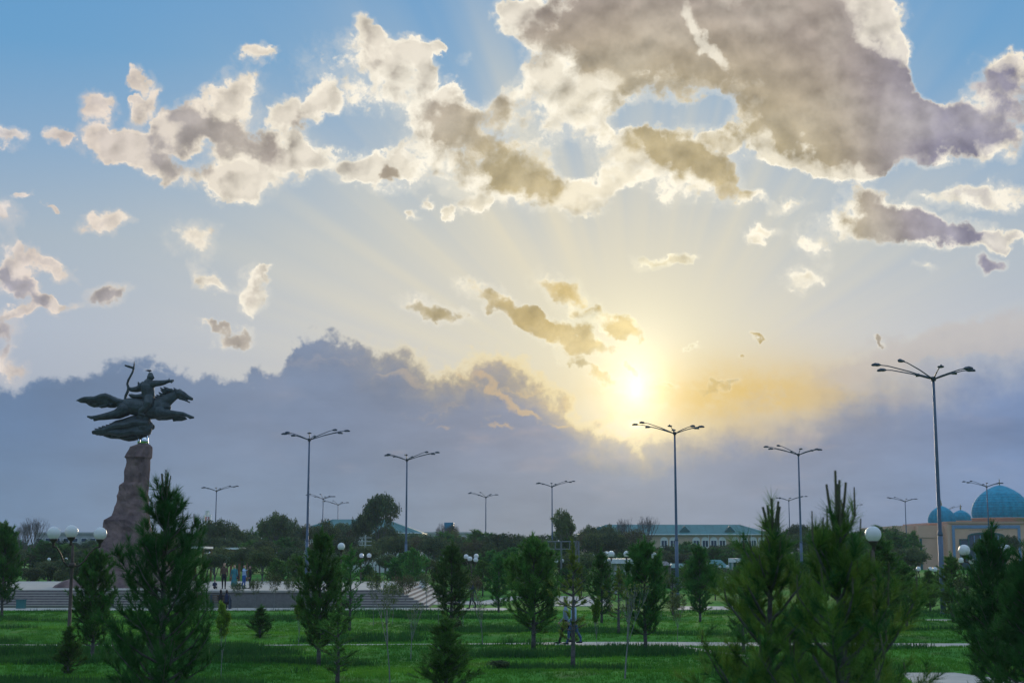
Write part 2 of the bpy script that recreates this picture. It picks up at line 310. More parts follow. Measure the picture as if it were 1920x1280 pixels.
# ------------------------------------------------------------------ materials
import numpy as np
def mat(name, base, rough=0.8, patch=None, metal=0.0, var=0.15, scale=3.0, second=None, bump=0.0, bscale=20.0, rnd=0.0, trans=0.0, spec=0.3, coords='Object'):
    m = bpy.data.materials.new(name); m.use_nodes = True
    t = m.node_tree; n = t.nodes; L = t.links
    b = n["Principled BSDF"]
    b.inputs['Roughness'].default_value = rough; b.inputs['Metallic'].default_value = metal
    b.inputs['Specular IOR Level'].default_value = spec
    tc = n.new("ShaderNodeTexCoord")
    no = n.new("ShaderNodeTexNoise"); no.inputs['Scale'].default_value = scale; no.inputs['Detail'].default_value = 6; no.inputs['Roughness'].default_value = 0.62
    L.new(tc.outputs[coords], no.inputs['Vector'])
    cr = n.new("ShaderNodeValToRGB")
    lo = second if second else tuple(c * (1 - var) for c in base)
    hi = base if second else tuple(min(1, c * (1 + var)) for c in base)
    cr.color_ramp.elements[0].position = 0.36; cr.color_ramp.elements[1].position = 0.64
    cr.color_ramp.elements[0].color = (*lo, 1); cr.color_ramp.elements[1].color = (*hi, 1)
    L.new(no.outputs['Fac'], cr.inputs[0])
    col = cr.outputs[0]
    if patch:      # worn, drier spots
        np_ = n.new("ShaderNodeTexNoise"); np_.inputs['Scale'].default_value = 0.33; np_.inputs['Detail'].default_value = 7; np_.inputs['Roughness'].default_value = 0.7
        L.new(tc.outputs[coords], np_.inputs['Vector'])
        sr = n.new("ShaderNodeMapRange"); sr.interpolation_type = 'SMOOTHSTEP'; sr.inputs[1].default_value = 0.54; sr.inputs[2].default_value = 0.68; sr.inputs[4].default_value = 0.75
        L.new(np_.outputs['Fac'], sr.inputs[0])
        mp = n.new("ShaderNodeMix"); mp.data_type = 'RGBA'; mp.inputs[7].default_value = (*patch, 1)
        L.new(sr.outputs[0], mp.inputs[0]); L.new(col, mp.inputs[6]); col = mp.outputs[2]
    if rnd:
        oi = n.new("ShaderNodeObjectInfo")
        hs = n.new("ShaderNodeHueSaturation")
        mr = n.new("ShaderNodeMapRange"); mr.inputs[3].default_value = 1 - rnd; mr.inputs[4].default_value = 1 + rnd
        mh = n.new("ShaderNodeMapRange"); mh.inputs[3].default_value = 0.5 - rnd * 0.08; mh.inputs[4].default_value = 0.5 + rnd * 0.06
        fr = n.new("ShaderNodeMath"); fr.operation = 'FRACT'
        mu = n.new("ShaderNodeMath"); mu.operation = 'MULTIPLY'; mu.inputs[1].default_value = 7.31
        L.new(oi.outputs['Random'], mr.inputs[0]); L.new(oi.outputs['Random'], mu.inputs[0]); L.new(mu.outputs[0], fr.inputs[0]); L.new(fr.outputs[0], mh.inputs[0])
        L.new(mr.outputs[0], hs.inputs['Value']); L.new(mh.outputs[0], hs.inputs['Hue']); L.new(col, hs.inputs['Color'])
        col = hs.outputs[0]
    L.new(col, b.inputs['Base Color'])
    if bump:
        nb = n.new("ShaderNodeTexNoise"); nb.inputs['Scale'].default_value = bscale; nb.inputs['Detail'].default_value = 6
        L.new(tc.outputs[coords], nb.inputs['Vector'])
        bp = n.new("ShaderNodeBump"); bp.inputs['Strength'].default_value = bump; bp.inputs['Distance'].default_value = 0.1
        L.new(nb.outputs['Fac'], bp.inputs['Height']); L.new(bp.outputs[0], b.inputs['Normal'])
    if trans:
        tr = n.new("ShaderNodeBsdfTranslucent"); L.new(col, tr.inputs[0])
        mx = n.new("ShaderNodeMixShader"); mx.inputs[0].default_value = trans
        L.new(b.outputs[0], mx.inputs[1]); L.new(tr.outputs[0], mx.inputs[2])
        L.new(mx.outputs[0], n["Material Output"].inputs['Surface'])
    return m

MT = {}
MT['needle'] = mat('pine_needles', (0.075, 0.185, 0.036), 0.75, var=0.35, scale=1.6, rnd=0.30, trans=0.25, spec=0.15)
MT['needle_lt'] = mat('pine_needles_pale', (0.130, 0.190, 0.036), 0.75, var=0.35, scale=1.6, rnd=0.2, trans=0.3, spec=0.15)
MT['needle_near'] = mat('pine_needles_near', (0.180, 0.270, 0.036), 0.7, second=(0.070, 0.170, 0.036), scale=1.1, trans=0.3, spec=0.2)
MT['needle_dark'] = mat('pine_needles_dark', (0.050, 0.150, 0.034), 0.75, second=(0.028, 0.095, 0.026), scale=1.2, trans=0.25, spec=0.15)
MT['candle'] = mat('pine_candles', (0.09, 0.085, 0.05), 0.8)
MT['bark'] = mat('bark', (0.11, 0.10, 0.095), 0.9, var=0.35, scale=9, bump=0.4)
MT['bark_pale'] = mat('bark_pale', (0.20, 0.20, 0.19), 0.9, var=0.3, scale=9)
MT['leaf'] = mat('leaves_dark', (0.072, 0.105, 0.045), 0.7, var=0.35, scale=0.8, rnd=0.35, trans=0.25, spec=0.2)
MT['leaf_olive'] = mat('leaves_olive', (0.115, 0.155, 0.045), 0.7, var=0.3, scale=0.8, rnd=0.2, trans=0.3, spec=0.2)
MT['leaf_lt'] = mat('leaves_spring', (0.13, 0.24, 0.03), 0.7, var=0.3, scale=2, rnd=0.15, trans=0.35, spec=0.2)
MT['leaf_brown'] = mat('leaves_budding', (0.115, 0.095, 0.055), 0.8, var=0.3, scale=0.8, rnd=0.2, trans=0.2, spec=0.1)
MT['grass'] = mat('grass_blades', (0.130, 0.320, 0.034), 0.7, second=(0.042, 0.160, 0.024), scale=0.16, trans=0.4, spec=0.04, patch=(0.13, 0.23, 0.05))
MT['weed'] = mat('weeds', (0.055, 0.165, 0.034), 0.8, second=(0.024, 0.085, 0.022), scale=0.5, trans=0.3, spec=0.15)
MT['ground'] = mat('lawn', (0.095, 0.260, 0.034), 0.95, second=(0.045, 0.150, 0.026), scale=0.16, bump=0.3, bscale=6, spec=0.05, patch=(0.15, 0.17, 0.06))
MT['paving'] = mat('pale_paving', (0.42, 0.38, 0.33), 0.85, var=0.12, scale=0.8, bump=0.05)
MT['granite'] = mat('granite_riser', (0.19, 0.165, 0.165), 0.75, var=0.18, scale=5)
MT['granite_wall'] = mat('granite_wall', (0.185, 0.17, 0.165), 0.75, var=0.12, scale=5)
MT['rock'] = mat('red_rock', (0.255, 0.170, 0.155), 0.95, second=(0.120, 0.082, 0.082), scale=0.9, bump=0.9, bscale=2.2, spec=0.1)
MT['bronze'] = mat('dark_bronze', (0.055, 0.070, 0.075), 0.55, metal=0.45, var=0.3, scale=2.5, bump=0.3, bscale=4)
MT['steel'] = mat('polished_steel', (0.75, 0.76, 0.78), 0.12, metal=1.0, var=0.03)
MT['pole'] = mat('blue_grey_paint', (0.085, 0.125, 0.185), 0.45, var=0.12, scale=2)
MT['lamp_dark'] = mat('lamp_housing', (0.06, 0.075, 0.10), 0.5, var=0.1)
MT['iron'] = mat('brown_cast_iron', (0.085, 0.062, 0.050), 0.6, metal=0.3, var=0.2, scale=6)
MT['globe'] = mat('opal_glass', (0.80, 0.81, 0.82), 0.25, var=0.02, trans=0.35, spec=0.4)
MT['peach'] = mat('peach_plaster', (0.52, 0.37, 0.27), 0.9, var=0.07, scale=0.5)
MT['sandwall'] = mat('sand_plaster', (0.69, 0.410, 0.290), 0.9, var=0.06, scale=0.4)
MT['sanddark'] = mat('sand_plaster_frame', (0.52, 0.31, 0.225), 0.9, var=0.06, scale=0.4)
MT['white'] = mat('white_plaster', (0.68, 0.68, 0.66), 0.85, var=0.06, scale=0.6)
MT['greywhite'] = mat('weathered_plaster', (0.42, 0.42, 0.41), 0.9, var=0.12, scale=0.5)
MT['teal_roof'] = mat('teal_metal_roof', (0.045, 0.165, 0.160), 0.55, var=0.12, scale=0.3)
MT['teal_dark'] = mat('teal_trim', (0.03, 0.12, 0.12), 0.6, var=0.1)
MT['glass'] = mat('window_glass', (0.035, 0.06, 0.10), 0.08, var=0.2, spec=0.6)
MT['bluetile'] = mat('blue_tile_band', (0.16, 0.27, 0.44), 0.4, var=0.1, scale=2)
MT['dome'] = mat('turquoise_tile', (0.004, 0.260, 0.390), 0.65, var=0.18, scale=1.2)
MT['domedark'] = mat('turquoise_rib', (0.003, 0.205, 0.31), 0.65, var=0.15, scale=1.2)
MT['gold'] = mat('finial_brass', (0.35, 0.26, 0.12), 0.4, metal=0.8)
MT['bluebox'] = mat('blue_sheet', (0.02, 0.20, 0.36), 0.5)
MT['red'] = mat('red_paint', (0.40, 0.06, 0.05), 0.6)
MT['whitepaint'] = mat('white_paint', (0.72, 0.72, 0.72), 0.6)
MT['wood'] = mat('brown_timber', (0.22, 0.10, 0.05), 0.8, var=0.25, scale=4)
MT['slat'] = mat('bench_slat', (0.12, 0.085, 0.06), 0.7, var=0.2, scale=5)
MT['frame'] = mat('grey_metal', (0.16, 0.17, 0.18), 0.5, metal=0.3)
MT['skin'] = mat('skin', (0.42, 0.25, 0.17), 0.6, var=0.05)
MT['hair'] = mat('hair', (0.012, 0.010, 0.010), 0.6)
for k, c in dict(brown=(0.10, 0.065, 0.045), black=(0.018, 0.018, 0.022), teal=(0.045, 0.20, 0.23), paleblue=(0.33, 0.46, 0.62), jeans=(0.06, 0.10, 0.20), greyblue=(0.22, 0.28, 0.36), navy=(0.02, 0.03, 0.07), offwhite=(0.70, 0.70, 0.68), blue=(0.03, 0.10, 0.30), pinkgrey=(0.30, 0.22, 0.21)).items():
    MT['c_' + k] = mat('cloth_' + k, c, 0.9, var=0.12, scale=6)

# ------------------------------------------------------------------ mesh helpers
class MB:
    def __init__(self): self.v = []; self.f = []; self.m = []
    def add(self, vs, fs, mi=0):
        o = len(self.v); self.v += [tuple(p) for p in vs]
        self.f += [tuple(i + o for i in f) for f in fs]; self.m += [mi] * len(fs)
        return self
    def box(self, x0, x1, y0, y1, z0, z1, mi=0, top=None):
        vs = [(x0,y0,z0),(x1,y0,z0),(x1,y1,z0),(x0,y1,z0),(x0,y0,z1),(x1,y0,z1),(x1,y1,z1),(x0,y1,z1)]
        self.add(vs, [(0,3,2,1),(0,1,5,4),(1,2,6,5),(2,3,7,6),(3,0,4,7)], mi)
        self.add(vs[4:], [(0,1,2,3)], mi if top is None else top)
        return self
    def tube(self, pts, radii, n=8, cap=True, mi=0, flat=1.0):
        pts = [Vector(p) for p in pts]
        if not hasattr(radii, '__len__'): radii = [radii] * len(pts)
        vs, fs = [], []
        ref = Vector((0, 1, 0)) if all(abs((pts[i+1]-pts[i]).normalized().y) < 0.92 for i in range(len(pts)-1)) else Vector((1, 0, 0.1))
        for i, p in enumerate(pts):
            d = (pts[min(i+1, len(pts)-1)] - pts[max(i-1, 0)]).normalized()
            a = d.cross(ref)
            if a.length < 1e-4: a = d.orthogonal()
            a.normalize(); b = d.cross(a).normalized()
            for k in range(n):
                t = 2 * math.pi * k / n
                vs.append(p + a * (radii[i] * math.cos(t)) + b * (radii[i] * flat * math.sin(t)))
        for i in range(len(pts) - 1):
            for k in range(n):
                k2 = (k + 1) % n
                fs.append((i*n+k, i*n+k2, (i+1)*n+k2, (i+1)*n+k))
        if cap:
            fs.append(tuple(range(n))[::-1]); fs.append(tuple((len(pts)-1)*n + k for k in range(n)))
        return self.add(vs, fs, mi)
    def lathe(self, prof, c=(0,0,0), n=24, mi=0):
        vs, fs = [], []
        for r, z in prof:
            for k in range(n):
                t = 2 * math.pi * k / n
                vs.append((c[0] + r * math.cos(t), c[1] + r * math.sin(t), c[2] + z))
        for i in range(len(prof) - 1):
            for k in range(n):
                k2 = (k + 1) % n
                fs.append((i*n+k, i*n+k2, (i+1)*n+k2, (i+1)*n+k))
        return self.add(vs, fs, mi)
    def ball(self, c, r, n=14, m=9, mi=0, sx=1, sy=1, sz=1):
        prof = [(max(1e-4, math.sin(math.pi * i / m)), -math.cos(math.pi * i / m)) for i in range(m + 1)]
        o = len(self.v); self.lathe(prof, (0,0,0), n, mi)
        for i in range(o, len(self.v)):
            x, y, z = self.v[i]; self.v[i] = (c[0] + x*r*sx, c[1] + y*r*sy, c[2] + z*r*sz)
        return self
    def mesh(self, name, mats, smooth=False):
        me = bpy.data.meshes.new(name)
        me.from_pydata(self.v, [], self.f)
        for m in (mats if isinstance(mats, (list, tuple)) else [mats]): me.materials.append(MT[m] if isinstance(m, str) else m)
        me.polygons.foreach_set('material_index', self.m)
        if smooth: me.polygons.foreach_set('use_smooth', [True] * len(me.polygons))
        me.update()
        return me
    def build(self, name, mats, parent=None, smooth=False):
        return link(name, self.mesh(name, mats, smooth), parent)
def link(name, me, parent=None):
    o = bpy.data.objects.new(name, me); COL.objects.link(o)
    if parent is not None: o.parent = parent
    return o
def thing(name, label, cat, loc=(0,0,0), rz=0.0, group=None, scale=None):
    o = bpy.data.objects.new(name, None); COL.objects.link(o)
    o.empty_display_size = 0.2
    o.location = loc; o.rotation_euler = (0, 0, rz)
    if scale is not None: o.scale = scale
    return tag(o, label, cat, group)
def tag(o, label, cat, group=None):
    o['label'] = label; o['category'] = cat
    if group: o['group'] = group
    return o
def struct(o, label=None):
    o['kind'] = 'structure'
    if label: o['label'] = label
    return o
def arr_mesh(name, verts, faces_n, mats, mat_idx=None, smooth=False):
    """fast mesh of loose n-gons: verts (F*n, 3)"""
    me = bpy.data.meshes.new(name)
    nv = len(verts); nf = nv // faces_n
    me.vertices.add(nv); me.vertices.foreach_set('co', np.asarray(verts, dtype=np.float32).ravel())
    me.loops.add(nv); me.loops.foreach_set('vertex_index', np.arange(nv, dtype=np.int32))
    me.polygons.add(nf)
    me.polygons.foreach_set('loop_start', np.arange(0, nv, faces_n, dtype=np.int32))
    for m in mats: me.materials.append(MT[m])
    if mat_idx is not None: me.polygons.foreach_set('material_index', np.asarray(mat_idx, dtype=np.int32))
    me.update(calc_edges=True)
    return me
def remesh(mb, voxel, smooth=2):
    """melt overlapping closed pieces into one continuous skin"""
    me = mb.mesh('tmp', [])
    o = bpy.data.objects.new('tmp', me); COL.objects.link(o)
    r = o.modifiers.new('r', 'REMESH'); r.mode = 'VOXEL'; r.voxel_size = voxel; r.use_smooth_shade = True
    if smooth:
        s = o.modifiers.new('s', 'SMOOTH'); s.iterations = smooth; s.factor = 0.5
    dg = bpy.context.evaluated_depsgraph_get()
    out = bpy.data.meshes.new_from_object(o.evaluated_get(dg))
    bpy.data.objects.remove(o); bpy.data.meshes.remove(me)
    return out
# ------------------------------------------------------------------ trees
def needles(shoots, per, nlen, nw, rng, spread=(28, 62)):
    B = np.array([s[0] for s in shoots]); D = np.array([s[1] for s in shoots]); Ls = np.array([s[2] for s in shoots])
    n = len(B); k = per
    B = np.repeat(B, k, 0); D = np.repeat(D, k, 0); Ls = np.repeat(Ls, k)
    N = n * k
    t = rng.random(N) ** 0.8
    ref = rng.normal(size=(N, 3)); side = np.cross(D, ref); side /= np.linalg.norm(side, axis=1)[:, None] + 1e-9
    a = np.radians(rng.uniform(spread[0], spread[1], N))
    a = a * (1.0 - 0.35 * t)
    nd = D * np.cos(a)[:, None] + side * np.sin(a)[:, None]
    nd[:, 2] += 0.06
    p = B + D * (Ls * t)[:, None]
    w = np.cross(nd, rng.normal(size=(N, 3))); w /= np.linalg.norm(w, axis=1)[:, None] + 1e-9
    ln = nlen * rng.uniform(0.7, 1.15, N)
    V3 = np.empty((N, 3, 3))
    V3[:, 0] = p - w * (nw / 2); V3[:, 1] = p + w * (nw / 2); V3[:, 2] = p + nd * ln[:, None]
    return V3.reshape(-1, 3)

def pine(seed, H, Wd, cb=0.22, gap=0.36, limbs=(4, 6), shoot_gap=0.16, per=26, nlen=0.16, nw=0.012, wide=0.38, fill=1.0, candles=0, mats=('needle',), bare=False, upturn=0.5, lean=0.0, tip=0.06):
    rnd = random.Random(seed); rng = np.random.default_rng(seed)
    tk = MB(); limb_list = []; shoots = []; sticks = []
    wob = [rnd.uniform(-1, 1) * 0.03 * H for _ in range(6)]
    def axis(z):
        u = z / H
        return Vector((lean * u * u + wob[0] * math.sin(u * 3) * 0.4, wob[1] * math.sin(u * 4) * 0.4, z))
    r0 = 0.016 * H + 0.012
    zs = [H * i / 9 for i in range(10)]
    tk.tube([axis(z) for z in zs], [r0 * (1 - 0.93 * z / H) + 0.004 for z in zs], 7)
    z = H * cb
    while z < H * 0.97:
        u = (z - H * cb) / (H * (1 - cb))
        prof = (u / wide) ** 0.55 * 0.45 + 0.55 if u < wide else max(tip, ((1 - u) / (1 - wide)) ** 0.85)
        ph = rnd.uniform(0, 6.28); nl = rnd.randint(*limbs)
        for k in range(nl):
            if rnd.random() > fill: continue
            an = ph + 6.283 * k / nl + rnd.uniform(-0.3, 0.3)
            ln = Wd / 2 * prof * rnd.uniform(0.68, 1.12)
            if ln < 0.08: ln = 0.08
            b0 = axis(z + rnd.uniform(-0.3, 0.3) * gap)
            out = Vector((math.cos(an), math.sin(an), 0))
            rise = rnd.uniform(0.10, 0.34) + 0.5 * u
            pts = [b0 + out * (ln * s) + Vector((0, 0, ln * (rise * s + upturn * s * s * (0.5 + 0.5 * rnd.random())))) for s in (0, 0.35, 0.7, 1.0)]
            lb = MB(); lb.tube(pts, [r0 * 0.33 * (1 - u * 0.6) + 0.004, r0 * 0.24 * (1 - u * .6) + 0.004, 0.005 + r0 * 0.1, 0.004], 5); limb_list.append(lb)
            L = 0.0; seglen = sum((pts[i+1] - pts[i]).length for i in range(3))
            s = 0.30 if ln > 0.35 else 0.1
            while s <= 1.0:
                q = s * 3; i = min(2, int(q)); f = q - i
                p = pts[i].lerp(pts[i+1], f); d = (pts[i+1] - pts[i]).normalized()
                for _ in range(2 if s < 0.97 else 1):
                    sd = Vector((rnd.gauss(0, 1), rnd.gauss(0, 1), rnd.gauss(0.35, 0.6))).normalized()
                    dd = (d * 0.9 + sd * (0.85 if s < 0.97 else 0.15) + Vector((0, 0, 0.25))).normalized()
                    sl = nlen * rnd.uniform(0.9, 1.9) * (0.6 + 0.5 * (1 - u))
                    shoots.append((tuple(p), tuple(dd), sl))
                    if rnd.random() < 0.5:
                        d2 = (dd + Vector((rnd.gauss(0, .5), rnd.gauss(0, .5), 0.3))).normalized()
                        shoots.append((tuple(p + dd * sl * 0.8), tuple(d2), sl * 0.8))
                s += shoot_gap / max(0.12, seglen)
            if candles and rnd.random() < 0.45 + 0.5 * u:
                c0 = pts[3]; h = rnd.uniform(0.08, 0.2) * candles * (0.6 + u)
                sticks.append(MB().tube([c0, c0 + Vector((rnd.uniform(-.03, .03), rnd.uniform(-.03, .03), h))], [0.010, 0.006], 5))
        z += gap * rnd.uniform(0.8, 1.2) * (1.05 - 0.45 * u)
    top = axis(H)
    for k in range(7):
        shoots.append((tuple(top - Vector((0, 0, 0.12 * k))), (rnd.uniform(-.2, .2), rnd.uniform(-.2, .2), 1), nlen * 1.6))
    if candles:
        for k in range(5):
            a = k * 1.3; o = Vector((math.cos(a), math.sin(a), 0)) * (0.0 if k == 0 else 0.07)
            h = (0.42 if k == 0 else rnd.uniform(0.26, 0.4)) * candles
            sticks.append(MB().tube([top + o * 0.4 - Vector((0, 0, 0.1)), top + o + Vector((0, 0, h * 0.5)), top + o * 1.25 + Vector((0, 0, h))], [0.016, 0.013, 0.011], 6))
    V3 = needles(shoots, per, nlen, nw, rng)
    mi = None
    if len(mats) > 1:
        mi = np.repeat((rng.random(len(shoots)) < 0.35).astype(np.int32), per)
    crown = arr_mesh('crown', V3, 3, mats, mi)
    trunk = tk.mesh('trunk', 'bark', True)
    return trunk, limb_list, crown, sticks

def join_mb(lst):
    o = MB()
    for m in lst: o.add(m.v, m.f)
    return o

def branch_tree(seed, H, spread, depth=5, r0=0.12, split=(2, 3), upright=0.5, trunk_h=0.25):
    """recursive limbs; returns the wood and the twig ends"""
    rnd = random.Random(seed); mb = MB(); ends = []
    def grow(p, d, ln, r, lv):
        bend = Vector((rnd.gauss(0, .12), rnd.gauss(0, .12), rnd.gauss(0.03, .06)))
        m = p + d * ln * 0.5 + bend * ln * 0.3
        q = p + d * ln + bend * ln
        mb.tube([p, m, q], [r, r * 0.82, r * 0.66], 6 if lv > 2 else 4, cap=False)
        if lv == 0:
            ends.append((q, (q - m).normalized())); return
        if lv <= 2: ends.append((q, (q - m).normalized()))
        nb = rnd.randint(*split) + (1 if lv >= depth - 1 else 0)
        ph = rnd.uniform(0, 6.28)
        for k in range(nb):
            an = ph + 6.283 * k / nb + rnd.uniform(-.4, .4)
            o = Vector((math.cos(an), math.sin(an), 0))
            nd = (d * upright + o * spread * rnd.uniform(0.6, 1.1) + Vector((0, 0, 0.28))).normalized()
            grow(q, nd, ln * rnd.uniform(0.66, 0.86), r * 0.64, lv - 1)
    L0 = H * trunk_h
    grow(Vector((0, 0, 0)), Vector((rnd.uniform(-.05, .05), rnd.uniform(-.05, .05), 1)), L0, r0, depth)
    zmax = max(v[2] for v in mb.v); k = H / zmax
    mb.v = [(x * k, y * k, z * k) for x, y, z in mb.v]
    ends = [(p * k, d) for p, d in ends]
    return mb, ends

def leaves(centers, per, rad, size, seed, mats, squash=0.8, mix=0.3):
    rng = np.random.default_rng(seed)
    C = np.repeat(np.array([tuple(c) for c in centers]), per, 0); N = len(C)
    off = rng.normal(size=(N, 3)); off /= np.linalg.norm(off, axis=1)[:, None]; off *= (rad * rng.random(N) ** 0.45)[:, None]; off[:, 2] *= squash
    C = C + off
    a = rng.normal(size=(N, 3)); a /= np.linalg.norm(a, axis=1)[:, None]
    b = np.cross(a, rng.normal(size=(N, 3))); b /= np.linalg.norm(b, axis=1)[:, None]
    s = size * rng.uniform(0.55, 1.15, N)[:, None]
    Q4 = np.empty((N, 4, 3))
    Q4[:, 0] = C - a * s; Q4[:, 1] = C + b * s * 0.55; Q4[:, 2] = C + a * s; Q4[:, 3] = C - b * s * 0.55
    mi = (rng.random(N) < mix).astype(np.int32) if len(mats) > 1 else None
    return arr_mesh('crown', Q4.reshape(-1, 3), 4, mats, mi)

KINDS = {}
def reg_pine(key, **kw):
    t, l, c, s = pine(**kw)
    wood = MB(); wood.add(*(lambda m: (m.v, m.f))(join_mb(l)))
    KINDS[key] = ([('trunk', t), ('limbs', wood.mesh('limbs', 'bark')), ('crown', c)], kw['H'], kw['Wd'])
# young park pines, 4 m tall, several habits
reg_pine('pine_a', seed=11, H=4.0, Wd=1.75, cb=0.15, per=32, nlen=0.17, nw=0.02, gap=0.30, limbs=(5, 7))
reg_pine('pine_b', seed=12, H=4.0, Wd=1.6, cb=0.13, per=32, nlen=0.17, nw=0.02, gap=0.32, limbs=(4, 6), wide=0.3)
reg_pine('pine_c', seed=13, H=4.0, Wd=1.9, cb=0.17, per=32, nlen=0.18, nw=0.02, gap=0.30, limbs=(5, 7), wide=0.45, fill=0.9)
reg_pine('pine_open', seed=14, H=4.0, Wd=1.5, cb=0.16, per=22, nlen=0.15, nw=0.018, gap=0.42, limbs=(4, 5), fill=0.75, wide=0.35)
reg_pine('pine_tier', seed=15, H=3.8, Wd=1.5, cb=0.25, per=30, nlen=0.13, nw=0.02, gap=0.42, limbs=(5, 6), shoot_gap=0.5, fill=0.85, mats=('needle_lt',), upturn=0.15, wide=0.3)
reg_pine('pine_cone', seed=16, H=2.0, Wd=0.95, cb=0.06, per=24, nlen=0.13, nw=0.016, gap=0.20, limbs=(5, 6), wide=0.12, shoot_gap=0.13)
reg_pine('pine_far', seed=17, H=7.0, Wd=4.2, cb=0.14, per=14, nlen=0.42, nw=0.10, gap=0.7, limbs=(5, 6), shoot_gap=0.45, wide=0.4, tip=0.2)
def reg_leafy(key, seed, H, spread, mats, per, rad, size, depth=4, wood='bark', r0=0.13, upright=0.55, trunk_h=0.22, squash=0.8, mix=0.3):
    mb, ends = branch_tree(seed, H, spread, depth, r0, (2, 3), upright, trunk_h)
    w = 2 * max(math.hypot(e[0].x, e[0].y) for e in ends)
    parts = [('trunk', mb.mesh('trunk', wood, True))]
    if per: parts.append(('crown', leaves([e[0] for e in ends], per, rad, size, seed, mats, squash, mix)))
    KINDS[key] = (parts, H, w + (rad if per else 0))
reg_leafy('leafy_a', 21, 8.0, 0.75, ('leaf', 'leaf_olive'), 60, 0.95, 0.20, mix=0.12)
reg_leafy('leafy_b', 22, 8.0, 0.95, ('leaf', 'leaf_olive'), 60, 1.0, 0.20, upright=0.45, mix=0.12)
reg_leafy('leafy_c', 23, 8.0, 0.85, ('leaf_olive', 'leaf'), 46, 0.9, 0.19, mix=0.4)
reg_leafy('leafy_fan', 24, 8.0, 0.55, ('leaf_olive',), 26, 0.55, 0.15, depth=5, upright=0.9, trunk_h=0.16)
reg_leafy('budding', 25, 8.0, 0.6, ('leaf_brown', 'leaf_olive'), 16, 0.7, 0.13, depth=5, upright=0.8, trunk_h=0.18)
reg_leafy('bare', 26, 8.0, 0.6, ('leaf_brown',), 0, 0.7, 0.13, depth=6, upright=0.75, trunk_h=0.18, r0=0.14)
reg_leafy('young_leafy', 27, 2.6, 0.55, ('leaf_olive', 'leaf'), 40, 0.26, 0.055, depth=3, wood='bark_pale', r0=0.03, upright=0.8, trunk_h=0.34, mix=0.5)
reg_leafy('young_red', 28, 2.4, 0.7, ('leaf_brown', 'leaf_olive'), 40, 0.26, 0.055, depth=3, wood='bark_pale', r0=0.03, upright=0.7, trunk_h=0.34)
reg_leafy('spring_sapling', 29, 2.3, 0.10, ('leaf_lt',), 26, 0.16, 0.06, depth=4, wood='bark_pale', r0=0.018, upright=1.3, trunk_h=0.2)
reg_leafy('bare_sapling', 30, 2.8, 0.42, ('leaf_olive',), 5, 0.16, 0.05, depth=3, wood='bark_pale', r0=0.036, upright=1.0, trunk_h=0.36)
reg_leafy('shrub', 31, 1.6, 1.1, ('leaf', 'leaf_olive'), 70, 0.42, 0.085, depth=3, r0=0.04, upright=0.4, trunk_h=0.15, mix=0.2)
_rnd = random.Random(5)
def plant(key, loc, h, w, name, label, cat='tree', group=None, rz=None):
    parts, H, Wd = KINDS[key]
    t = thing(name, label, cat, loc, _rnd.uniform(0, 6.28) if rz is None else rz, group, (w / Wd, w / Wd, h / H))
    for pn, me in parts: link(pn, me, t)
    return t
# ------------------------------------------------------------------ ground, paths, platform
def ground_at(px, py, z=0.0):
    d = ray(px, py); t = (z - CAM_H) / d.z
    return Vector((d.x * t, d.y * t, z))
def poly_px(pts): return [ground_at(*p).to_2d() for p in pts]
GX = [-26 + 2 * i for i in range(29)]
w_ = lambda x: .22 + .95 * max(0, min(1, (x + 1) / 4))
PATHS = [
  ('walkway', [(-60, 92.2), (-0.6, 92.2), (-0.2, 94.5), (-0.6, 96.2), (-60, 96.2)]),
  ('garden_path', (lambda c: [(x, c(x) - w_(x)) for x in GX] + [(x, c(x) + w_(x)) for x in GX[::-1]])(lambda x: 58.4 + .55 * math.sin(x * .19 + 1))),
  ('branch_path', poly_px([(1215, 1211), (1275, 1211), (1400, 1229), (1405, 1236), (1350, 1230)])),
  ('corner_path', poly_px([(1690, 1262), (1790, 1262), (1935, 1281), (1935, 1330), (1720, 1288)])),
  ('plaza', poly_px([(1030, 1136), (1150, 1136), (1140, 1119), (1040, 1117)])),
  ('far_path', poly_px([(1270, 1143), (1420, 1143), (1420, 1137), (1270, 1137)])),
  ('side_path', poly_px([(1735, 1166), (1830, 1166), (1830, 1162), (1735, 1162)])),
  ('upper_walk', poly_px([(690, 1131), (905, 1127), (960, 1118), (990, 1118), (930, 1133), (690, 1134)])),
]
def in_poly(x, y, P, pad=0.0):
    c = False; n = len(P)
    for i in range(n):
        x1, y1 = P[i]; x2, y2 = P[(i + 1) % n]
        if (y1 > y) != (y2 > y) and x < (x2 - x1) * (y - y1) / (y2 - y1) + x1: c = not c
    if c or not pad: return c
    for i in range(n):
        a = Vector(P[i]); b = Vector(P[(i + 1) % n]); p = Vector((x, y)); ab = b - a
        t = max(0, min(1, (p - a).dot(ab) / ab.length_squared))
        if (a + ab * t - p).length < pad: return True
    return False
from mathutils import noise as mnoise
def gz(x, y):
    if y > 89 or y < 20 or abs(x) > 45: return 0.0
    for _, P in PATHS:
        ys = [p[1] for p in P]
        if min(ys) - 3.2 < y < max(ys) + 3.2 and in_poly(x, y, P, 0.55): return 0.0
    e = min(1, (89 - y) / 4, (y - 20) / 4, (45 - abs(x)) / 4)
    if 55.6 < y < 61.2: e = min(e, max(0.0, max(56.6 - y, y - 60.2) / 1.0))
    n = mnoise.noise(Vector((x * 0.09, y * 0.25, 3.1))) * 0.5 + 0.5
    w = 0.5 + 0.5 * math.sin(y * 0.62 + x * 0.05 + 5.0 * mnoise.noise(Vector((x * 0.07, y * 0.06, 0))))
    return e * (0.05 + 0.30 * n * w ** 3)
xs = [-2600, -900, -300, -120] + [-46 + i * 0.8 for i in range(116)] + [120, 300, 900, 2600]
